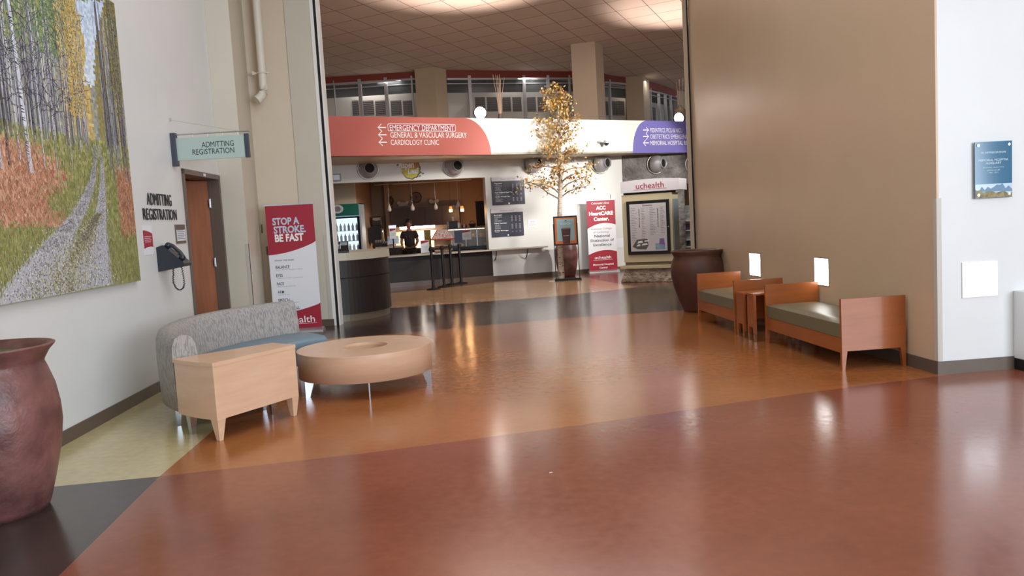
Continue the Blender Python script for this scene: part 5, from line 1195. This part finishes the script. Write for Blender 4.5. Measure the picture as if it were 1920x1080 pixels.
belt(sp_[0], sp_[1], 'black belt between the leftmost and second posts'); belt(sp_[1], sp_[2], 'black belt between the second and third posts'); belt(sp_[2], sp_[3], 'black belt between the third and rightmost posts')

# ------------------------------------------------------------------ menu boards and notices on the far wall
def menu(px0, py0, px1, py1, label, title, heads, seed):
    u0, z0 = WF.uz(px0, py1, -.03); u1, z1 = WF.uz(px1, py0, -.03)
    root, loc = WF.thing('menu_board', label, 'menu board', u0, z0, -.03); wd, ht = u1-u0, z1-z0
    m = MB(); m.box(0, wd, 0, .03, 0, ht); m.build('board', mat('menu_navy', S(50, 52, 70), .35), root, bevel=.003)
    m = MB(); m.box(0, wd, -.006, 0, ht*.86, ht); m.build('header', mat('menu_header', S(214, 206, 216), .4), root)
    m = MB(); m.box(0, wd, -.005, 0, ht*.845, ht*.86); m.build('green_stripe', mat('menu_green', S(140, 180, 150), .4), root)
    line(root, GREYINK, title, wd/2, ht*.90, .04, y=-.0075, w=wd*.45)
    rr = random.Random(seed); z = ht*.76
    for hd, rows in heads:
        line(root, WHITEINK, hd, wd*.09, z, .028, y=-.002, w=wd*(.05+.022*len(hd)), align='l', bold=.04); z -= ht*.045
        for k in range(rows):
            m = MB(); m.box(wd*.10, wd*(.10+rr.uniform(.1, .24)), -.002, 0, z, z+.009); m.build('item_line', mat('menu_text', S(170, 172, 184), .5), root)
            for c_ in (.62, .74, .86):
                m = MB(); m.box(wd*c_, wd*(c_+.05), -.002, 0, z, z+.011); m.build('price', mat('menu_text', S(170, 172, 184), .5), root)
            z -= ht*.036
        z -= ht*.035
    m = MB(); m.lathe([(.001, -.004), (.022, -.004), (.022, 0)], (wd*.5, 0, ht*.045), 20, ax='y', cap=False); m.build('round_mark', WHITEINK, root)
menu(924, 330, 982, 385, 'navy cafe menu board with grey header, the upper one', 'Aspen Leaf Cafe', [('Espresso', 7), ('Iced Coffee & Iced Tea', 2), ('Coffee & Fresh Tea', 4)], 1)
menu(923, 389, 980, 445, 'navy cafe menu board with grey header, the lower one', 'Aspen Leaf', [('Beverages', 6), ('Other Favorites', 5), ('Bottled Beverages', 1)], 2)
def wall_sheet(px0, py0, px1, py1, name, label, cat, lines=(), mt=None):
    u0, z0 = WF.uz(px0, py1, -.01); u1, z1 = WF.uz(px1, py0, -.01); root, loc = WF.thing(name, label, cat, u0, z0, -.01); wd, ht = u1-u0, z1-z0
    m = MB(); m.box(0, wd, 0, .01, 0, ht); m.build('plate', mt or PAPER, root)
    for k, (s_, w_) in enumerate(lines): line(root, GREYINK, s_, wd/2, ht*(.70-.24*k), ht*.13, y=-.0015, w=wd*w_)
    return root, wd, ht
wall_sheet(990, 411, 1008, 426, 'wall_notice', 'small white paper notice on the wall between menu boards and tree', 'notice', (('OPEN', .5), ('DAILY', .5), ('Monday-Friday', .75)))
root, wd, ht = wall_sheet(991, 355, 997, 362, 'switch_plate', 'tiny white switch plate behind the tree branches', 'switch')
for k in (.3, .6): m = MB(); m.box(wd*k, wd*(k+.12), -.004, 0, ht*.3, ht*.7); m.build('toggle', INK, root)
root, wd, ht = wall_sheet(1142, 364, 1153, 375, 'wall_thermostat', 'small white box above the right edge of the heart center banner', 'thermostat')
m = MB(); m.box(.04, wd-.01, -.04, 0, .01, ht); m.build('cover', mat('thermo_white', S(222, 226, 228), .4), root, bevel=.005)
wall_sheet(1156, 446, 1171, 465, 'sun_patch', 'sun patch drawn as a white square on the wall left of the kiosk', 'panel')  # sunlit spot on the wall, put in as a white sheet

# ------------------------------------------------------------------ heart center banner
p0, p1 = fl(1106, 511), fl(1156, 507.5)
rz = atan2(p1.y-p0.y, p1.x-p0.x)*.6; wd = .80
root = banner(p0.x-.04, 21.72, .16, wd, 1.97, 'crimson and white heart center banner stand left of the kiosk', 'banner_stand')
ht = 1.97; y1 = -.004; n = 16
arch = lambda z0, b: [(wd*i/n, z0+b*(1-(2*(i/n)-1.2)**2/1.44)) for i in range(n+1)]
m = MB(); m.prism([(wd, ht-.005), (0, ht-.005)]+arch(1.21, .14), y1, -.0025); m.build('printed_field', CRIM, root)
m = MB(); m.prism([(wd, .07), (0, .07)]+arch(.50, .11)[::1], y1, -.0025); m.build('printed_field', CRIM, root)
for s_, z, h, w_, mt_, bo in (("Colorado's first", 1.87, .05, .62, WHITEINK, .02), ('ACC', 1.72, .095, .34, WHITEINK, .07), ('HeartCARE', 1.57, .095, .84, WHITEINK, .07), ('Center.', 1.42, .095, .54, WHITEINK, .07),
                      ('American College', 1.175, .05, .74, GREYINK, .0), ('of Cardiology', 1.085, .05, .56, GREYINK, .0), ('National', .97, .07, .54, NAVY, .025), ('Distinction of', .85, .07, .82, NAVY, .025), ('Excellence', .73, .07, .64, NAVY, .025),
                      ('uchealth', .38, .075, .58, WHITEINK, .015), ('Memorial Hospital', .20, .05, .72, WHITEINK, .03), ('Central', .11, .05, .28, WHITEINK, .03)):
    line(root, mt_, s_, wd*(.48 if 'ol' in s_ else .5), z, h, y=y1-.001, w=wd*w_, bold=bo)
m = MB(); m.box(wd*.16, wd*.84, y1-.001, y1, .345, .352); m.build('underline', WHITEINK, root)

# ------------------------------------------------------------------ golden tree, its urn and the poster stand
planter(at(1063, 500, 21.05).x, 21.05, [(.001, 0), (.20, 0), (.22, .05), (.27, .25), (.305, .5), (.30, .7), (.27, .84), (.24, .9), (.26, .94), (.25, .95)], 'reddish clay urn behind the poster stand and birch trunk', (.24, .9), CLAY)
TP = fl(1053, 524); TX, TY = TP.x, TP.y
def tree():
    rr = random.Random(12)
    root = empty('birch_tree', (TX, TY, 0), 0, 'slender white birch tree with golden leaves in the atrium', 'tree')
    # trunk follows the slight lean
    def T(px, py): p = at(px, py, TY); return Vector((p.x-TX, 0, p.z))
    tp = [Vector((0, 0, .02)), T(1052, 500), T(1050, 460), T(1049.5, 400), T(1051, 350), T(1050, 300), T(1049, 255), T(1047, 220), T(1046, 190)]
    BARK = mat('birch_bark', S(232, 222, 208), .7, vscale=9, stretch=(1, 1, 4), col2=S(176, 160, 146), bump=.3, bscale=30)
    m = MB(); m.tube(smooth([tuple(p) for p in tp], 4), [.085-.0021*k if k < 33 else .02 for k in range(33)][:len(smooth([tuple(p) for p in tp], 4))], 12); m.build('trunk', BARK, root)
    m = MB(); m.lathe([(.001, 0), (.17, 0), (.17, .02), (.08, .03)], n=24); m.build('base_plate', BLACKM, root)
    for k in range(26):
        z = rr.uniform(.1, 2.6); a_ = rr.uniform(-2.8, -.3); x = 0
        for q_, q2 in zip(tp, tp[1:]):
            if q_.z <= z <= q2.z: x = q_.x+(q2.x-q_.x)*(z-q_.z)/(q2.z-q_.z)
        r_ = .087-.021*z; m = MB(); n = 5; w_ = rr.uniform(.3, .8)
        top = [(x+r_*cos(a_+w_*(i/n-.5)), r_*sin(a_+w_*(i/n-.5)), z+rr.uniform(.004, .016)) for i in range(n+1)]; bo = [(x+r_*cos(a_+w_*(i/n-.5)), r_*sin(a_+w_*(i/n-.5)), z-rr.uniform(.002, .012)) for i in range(n+1)]
        m.add(top+bo, [(i, i+1, i+n+2, i+n+1) for i in range(n)]); m.build('bark_mark', mat('bark_dark', S(70, 60, 56), .8), root)
    # half width of the crown measured at heights
    prof = [(1.95, .30), (2.15, 1.00), (2.35, .95), (2.6, .72), (2.9, .84), (3.15, .84), (3.4, .70), (3.7, .74), (3.95, .64), (4.2, .52), (4.45, .42), (4.68, .15)]
    def hw(z):
        for (a, b3), (c_, d) in zip(prof, prof[1:]):
            if a <= z <= c_: return b3+(d-b3)*(z-a)/(c_-a)
        return .1
    m = MB(); tips = []
    zs = [1.98+2.6*(k/31)**1.0 for k in range(32)]
    for k, z in enumerate(zs):
        a_ = k*2.4+rr.uniform(-.4, .4); x0 = 0
        for q_, q2 in zip(tp, tp[1:]):
            if q_.z <= z <= q2.z: x0 = q_.x+(q2.x-q_.x)*(z-q_.z)/(q2.z-q_.z)
        if k < 4: a_ = [pi, 0.05, pi+.5, -.4][k]
        Lh = hw(min(z+.25, 4.6))*rr.uniform(.75, 1.0); rise = rr.uniform(.15, .4)*(1 if k > 3 else 1.1)
        pts = [(x0+Lh*t_*cos(a_)+rr.uniform(-.02, .02), Lh*t_*sin(a_)*(.9 if sin(a_) < 0 else .2)+rr.uniform(-.02, .02), z+rise*t_+.05*sin(t_*5)) for t_ in (0, .25, .5, .75, 1)]
        if k in (0,): pts = [(x0, 0, 2.02), (x0-.3, 0, 2.2), (x0-.55, 0, 2.42), (x0-.78, .02, 2.5), (x0-1.0, 0, 2.38)]
        m.tube(pts, [.022*(1-.15*k/8 if k < 24 else .5), .017, .012, .008, .004], 6)
        tips += [(Vector(p), t_) for p, t_ in zip(pts, (0, .25, .5, .75, 1)) if t_ > .2]
        for _ in range(3):
            i = rr.choice((1, 2, 3)); p0 = Vector(pts[i]); b2 = a_+rr.uniform(-1.1, 1.1); l2 = Lh*rr.uniform(.2, .4)
            p1_ = p0+Vector((cos(b2)*l2, min(sin(b2), .25)*l2, rr.uniform(-.05, .16))); m.tube([p0, (p0+p1_)/2+Vector((0, 0, .02)), p1_], [.007, .005, .003], 5); tips += [((p0+p1_)/2, .6), (p1_, 1)]
    m.build('branches', mat('birch_twig', S(150, 130, 112), .7), root)
    LM = [mat('leaf_gold', S(206, 172, 104), .55), mat('leaf_pale_gold', S(232, 212, 164), .5), mat('leaf_amber', S(196, 132, 40), .55), mat('leaf_olive', S(158, 140, 80), .6)]
    f_ = MB()
    for p, t_ in tips:
        for _ in range(9):
            q_ = p+Vector((rr.gauss(0, .075), rr.gauss(0, .075), rr.gauss(-.01, .06)))
            s_ = rr.uniform(.024, .042); R_ = Matrix.Rotation(rr.uniform(0, 6.28), 3, 'Z') @ Matrix.Rotation(rr.uniform(-1.3, 1.3), 3, 'X')
            f_.m = rr.choice((0, 0, 1, 1, 2, 3))
            sh = [(0, -s_, 0), (s_*.7, -s_*.3, .1*s_), (s_*.65, s_*.4, .15*s_), (0, s_*1.1, 0), (-s_*.65, s_*.4, .15*s_), (-s_*.7, -s_*.3, .1*s_)]
            f_.add([tuple(q_+R_ @ Vector(v)) for v in sh], [(0, 1, 2, 3), (0, 3, 4, 5)])
    o = f_.build('foliage', LM, root)
tree()
p0, p1 = fl(1043, 526), fl(1087, 524.5)
EY_ = (p0.y+p1.y)/2-.1; a = at(1042, 525, EY_); b_ = at(1088, 525, EY_); EW = b_.x-a.x
root = empty('poster_stand', (a.x, EY_, 0), .03, 'black floor poster stand showing an iced drink in front of the birch', 'sign stand')
zt = at(1060, 405, EY_).z; zb = at(1060, 460, EY_).z; zp = at(1040, 420, EY_).z
m = MB(); m.box(-.02, EW+.03, -.12, .12, 0, .02); m.box(-.02, EW+.03, -.015, .015, .02, .05); m.build('base', BLACK, root, bevel=.004)
for x in (0, EW-.02): m = MB(); m.box(x, x+.02, -.012, .012, .03, zp); m.build('post', BLACK, root)
m = MB(); m.box(.01, EW-.01, -.035, -.01, zb, zt); m.build('frame', BLACK, root, bevel=.003)
x0, x1, z0, z1 = .04, EW-.04, zb+.04, zt-.04
m = MB(); m.box(x0, x1, -.037, -.035, z0, z1); m.build('poster_border', mat('poster_orange', S(196, 104, 54), .5), root)
m = MB(); m.box(x0+.05, x1-.045, -.0385, -.037, z0+.07, z1-.03); m.build('poster_field', mat('poster_teal', S(140, 172, 178), .5), root)
xc = (x0+x1)/2+.01
m = MB(); m.prism([(xc-.085, z0+.005), (xc+.085, z0+.005), (xc+.115, z0+.37), (xc-.12, z0+.37)], -.0405, -.0385); m.build('printed_drink', mat('cola', S(92, 42, 34), .4, vscale=12, col2=S(60, 32, 28)), root)
for k in range(5): m = MB(); xx = xc-.09+.045*k; m.prism([(xx-.02, z0+.355), (xx+.02, z0+.36), (xx+.018, z0+.395), (xx-.015, z0+.39)], -.0415, -.0405); m.build('printed_ice', mat('ice', S(130, 84, 74), .4), root)
line(root, mat('poster_ink', S(212, 222, 220), .5), 'FLAVOR', xc, z1-.17, .04, y=-.040, w=.25)
line(root, mat('poster_ink', S(212, 222, 220), .5), 'COLD DRINKS', xc, z0+.19, .018, y=-.042, w=.15)
m = MB(); m.prism([(xc-.025, z1-.09), (xc+.025, z1-.09), (xc+.018, z1-.06), (xc-.018, z1-.06)], -.0395, -.0385); m.build('printed_mark', mat('poster_mark', S(80, 104, 116), .5), root)
m = MB(); m.prism([(0, 0), (.13, .005), (.15, .03), (.08, .05), (.02, .03)], 0, .012, 'z'); o = m.build('fallen_paper', PAPER, None, loc=(a.x-.17, EY_-.02, .001)); tagk(o, 'crumpled white scrap on the floor left of the poster stand', 'paper')

# ------------------------------------------------------------------ directory kiosk
KF = Frame((2.45, 18.37), (3.75, 17.72))
uA, uB = KF.uz(1170, 430)[0], KF.uz(1262, 430)[0]
root, loc = KF.thing('directory_kiosk', 'directory kiosk with stone base and white uchealth cap before the stone wall', 'kiosk', uA, 0)
KW = uB-uA; KD = .55
zl0, zl1 = loc(1210, 503)[1], loc(1210, 497)[1]; zbd = loc(1210, 491)[1]; ztp = loc(1200, 361)[1]; zcap0 = loc(1220, 359)[1]; zcap1 = loc(1220, 336)[1]
KS = mat('kiosk_stone', S(176, 160, 140), .8, vscale=5, col2=S(120, 104, 90), bump=1.0, bscale=9, detail=9); KS.node_tree.nodes['Bump'].inputs['Distance'].default_value = .12
m = MB(); m.hexa([(-.10, -.12, 0), (KW+.12, -.12, 0), (KW+.12, KD+.1, 0), (-.10, KD+.1, 0)], [(0, -.02, zl0), (KW, -.02, zl0), (KW, KD, zl0), (0, KD, zl0)]); m.build('stone_base', KS, root, bevel=.02)
KB = mat('kiosk_cream', S(206, 194, 160), .45)
m = MB(); m.box(-.10, KW+.05, -.08, KD+.05, zl0, zl1); m.build('ledge', KB, root, bevel=.003)
m = MB(); m.box(.0, KW-.02, .0, KD-.02, zl1, zbd); m.build('reveal', mat('kiosk_reveal', S(120, 104, 80), .5), root)
m = MB(); m.box(-.02, KW, -.02, KD, zbd, ztp-.04); m.build('cabinet', KB, root, bevel=.003)
m = MB(); m.box(.02, KW-.04, .02, KD-.04, ztp-.04, zcap0+.01); m.build('neck', BLACK, root)
c0_, c1_ = loc(1165, 350)[0], loc(1275, 345)[0]
m = MB(); n = 14; m.prism([(c0_, zcap0), (c1_, zcap0)]+[(c1_+(c0_-c1_)*i/n, zcap1-.02+.03*sin(pi*i/n)) for i in range(n+1)], -.06, KD+.04); m.build('cap', mat('kiosk_cap', S(214, 210, 216), .4), root, bevel=.006)
tx0, tx1 = loc(1194, 349)[0], loc(1246, 346)[0]
line(root, CRIM, 'uchealth', tx0, zcap0+.075, .13, y=-.063, w=tx1-tx0, align='l')
m = MB(); m.box(tx0-.06, tx1+.06, -.062, -.06, zcap0+.05, zcap0+.056); m.build('underline', CRIM, root)
f0, fz0 = loc(1177, 478); f1, fz1 = loc(1256, 373)
f1 = loc(1268, 425)[0]; f0 = loc(1177, 425)[0]; f1 = min(f1, KW-.06)
m = MB(); m.box(f0, f1, -.05, -.02, fz0, fz1); m.build('case_frame', BLACK, root, bevel=.004)
g0, g1, gz0, gz1 = f0+.075, f1-.07, fz0+.075, fz1-.07
m = MB(); m.box(g0, g1, -.053, -.05, gz0, gz1); m.build('directory_sheet', mat('directory_sheet', S(206, 202, 206), .45), root)
gw, gh = g1-g0, gz1-gz0
line(root, INK, 'Directory', g0+gw*.5, gz1-.055, .035, y=-.055, w=gw*.27, bold=.02)
rr = random.Random(9)
for c_, n_, w_ in ((.03, 21, .19), (.32, 22, .12), (.55, 17, .19), (.84, 16, .13)):
    for k in range(n_):
        m = MB(); z = gz1-.10-k*.038; x = g0+gw*c_; m.box(x, x+gw*w_*rr.uniform(.45, 1), -.0545, -.053, z, z+.008); m.build('directory_line', GREYINK, root)
for c_, s_ in ((.25, 'FIRST FLOOR'), (.76, 'SECOND FLOOR')):
    m = MB(); m.M = Matrix.Translation((g0+gw*c_, 0, gz1-.12)) @ Matrix.Rotation(pi/2, 4, 'Y'); m.text(s_, .0, 0, .022, y=-.055, w=.42, align='l', bold=.03); m.build('lettering', INK, root)
m = MB(); x, z = g0+gw*.04, gz0+.03; m.prism([(x, z+.08), (x+.12, z+.24), (x+gw*.42, z+.25), (x+gw*.45, z+.10), (x+gw*.38, z+.01), (x+.12, z+.02)], -.0545, -.053); m.build('site_map', mat('map_grey', S(96, 92, 88), .5), root)
for (dx, dz, w_, h_) in ((.12, .15, .13, .06), (.22, .10, .14, .05), (.1, .08, .09, .05), (.28, .18, .12, .04)):
    m = MB(); m.prism([(x+dx, z+dz), (x+dx+w_, z+dz+.015), (x+dx+w_*.9, z+dz+h_), (x+dx+.02, z+dz+h_*.8)], -.0555, -.0545); m.build('map_block', PAPER, root)
m = MB(); x = g0+gw*.68; m.box(x, x+gw*.26, -.0545, -.053, z, z+.14); m.build('area_map', mat('map_blue', S(110, 150, 178), .5, vscale=9, col2=S(150, 170, 190)), root)
m = MB(); m.prism([(x+.09, z+.12), (x+gw*.26, z+.10), (x+gw*.24, z+.25), (x+.10, z+.24)], -.0555, -.0545); m.build('map_region', mat('map_violet', S(128, 106, 156), .5), root)
m = MB(); m.lathe([(.012, -.06), (.012, -.05)], (f1-.03, 0, (fz0+fz1)/2), 12, ax='y'); m.build('lock', CHROME, root)
m = MB(); m.box(KW, KW+.02, .03, KD-.08, fz0, fz1); m.build('side_case', mat('side_case_blue', S(150, 168, 176), .15), root)

# ------------------------------------------------------------------ gift shop racks right of the kiosk
SY = 22.9
a, b_ = pY(1285, 466, SY), pY(1300, 384, SY)
root = empty('magazine_rack', (a.x-.1, SY, 0), .1, 'white rack of magazines in the shop behind the kiosk', 'display rack')
m = MB(); m.box(0, 1.2, .3, .33, 0, b_.z); m.box(0, .02, 0, .3, 0, b_.z); m.box(1.18, 1.2, 0, .3, 0, b_.z); m.build('frame', mat('rack_white', S(222, 232, 232), .4), root)
lv = [pY(1290, y, SY).z for y in (462, 449, 431, 413)]
for z in lv: m = MB(); m.box(0.02, 1.18, 0, .3, z-.03, z); m.build('shelf', mat('rack_white', S(222, 232, 232), .4), root)
for j, z in enumerate(lv):
    for k in range(4):
        o = MB(); h_ = .17 if j < 3 else .34; o.box(0, .2, 0, .02, 0, h_)
        oo = o.build('magazine', mat('magazine_%d' % ((k+j) % 4), [S(60, 70, 76), S(150, 160, 160), S(84, 64, 96), S(190, 196, 196)][(k+j) % 4], .4, var=.5, vscale=14), None, loc=(a.x-.05+.05+k*.27, SY+.12+.02*k, z)); oo.rotation_euler = (0, 0, .1)
        tagk(oo, 'magazine on the shop rack, %s shelf, %s from the left' % (('bottom', 'second', 'third', 'top')[j], ('first', 'second', 'third', 'fourth')[k]), 'magazine', 'magazines in the shop')
w = MB(); w.box(4.5, 12, 24.4, 24.5, 0, 3); struct('wall_shop_back', w, CREAM2)

# ------------------------------------------------------------------ floodlights and reed vases on the ledge
def ledge_lamp(px, py, label, to, pw):
    p0 = FFr.uz(px, py, .0); wp = FFr.world(p0[0], .28, 0)
    p = at(px, py, wp.y)
    root = empty('ledge_floodlight', (p.x, wp.y, LEDGE-.01), FFr.rz-.25, label, 'floodlight', 'floodlights on the fascia ledge')
    h = max(.12, p.z-LEDGE)
    m = MB(); m.box(-.06, .06, -.05, .05, 0, .02); m.tube([(0, 0, .02), (0, 0, h-.04)], .015, 8); m.build('foot', BLACK, root)
    m = MB(); m.lathe([(.07, .14), (.12, .10), (.165, .0), (.165, -.03), (.15, -.03)], (0, 0, h), 28, ax='y'); m.build('housing', BLACK, root)
    m = MB(); m.lathe([(.001, -.045), (.10, -.04), (.15, -.028)], (0, 0, h), 28, ax='y', cap=False); m.build('lens', mat('flood_glow', (1, .93, .85, 1), .3, emit=28), root)
    spot('floodlight_beam', (p.x, wp.y-.25, LEDGE+h+.02), to, pw, 94, .6, (1, .80, .66), .1)
ledge_lamp(900, 211, 'blazing floodlight on the ledge above the surgery sign', (-0.8, 18.7, 9.4), 760)
ledge_lamp(1272, 221, 'blazing floodlight on the ledge above the purple sign', (5.4, 21.2, 9.4), 560)
def reeds(px, pyt, pyb, label, glass):
    u, z = FFr.uz(px, pyb, .5); wp = FFr.world(u, .5); rr = random.Random(px)
    root = empty('reed_vase', (wp.x, wp.y, LEDGE-.01), 0, label, 'vase', 'reed vases on the ledge')
    H_ = at(px, pyt, wp.y).z-LEDGE
    if glass:
        m = MB(); m.lathe([(.08, 0), (.14, .1), (.18, .28), (.14, .42), (.05, .48), (.06, .52)], n=28); m.build('vase', mat('vase_glaze', S(126, 112, 98), .25), root)
    else:
        m = MB(); m.lathe([(.15, 0), (.15, .03), (.09, .05), (.06, .12), (.05, .2)], n=24); m.build('vase', mat('vase_dark', S(80, 66, 62), .4), root)
    for k in range(8 if not glass else 5):
        t_ = rr.uniform(-1, 1); d = rr.uniform(-.1, .1); m = MB(); sp2 = .17 if not glass else .12
        m.tube([(t_*.02, d*.2, .1), (t_*sp2*.5, d*.6, H_*.55), (t_*sp2, d, H_*rr.uniform(.85, 1))], [.009, .007, .004], 6); m.build('reed', mat('reed_tan', S(196, 164, 140), .6), root)
reeds(938, 136, 218, 'tall bare reeds in a low dark vase beside the left floodlight', False)
reeds(1276, 144, 222, 'tall bare reeds in a round vase beside the right floodlight', True)
# small marks on the lobby floor
p = fl(1030, 887); m = MB(); m.prism([(0, 0), (.018, .004), (.02, .012), (.004, .012)], 0, .001, 'z'); tagk(m.build('paper_scrap', PAPER, None, loc=(p.x, p.y, .0005)), 'tiny white scrap on the red floor', 'paper')
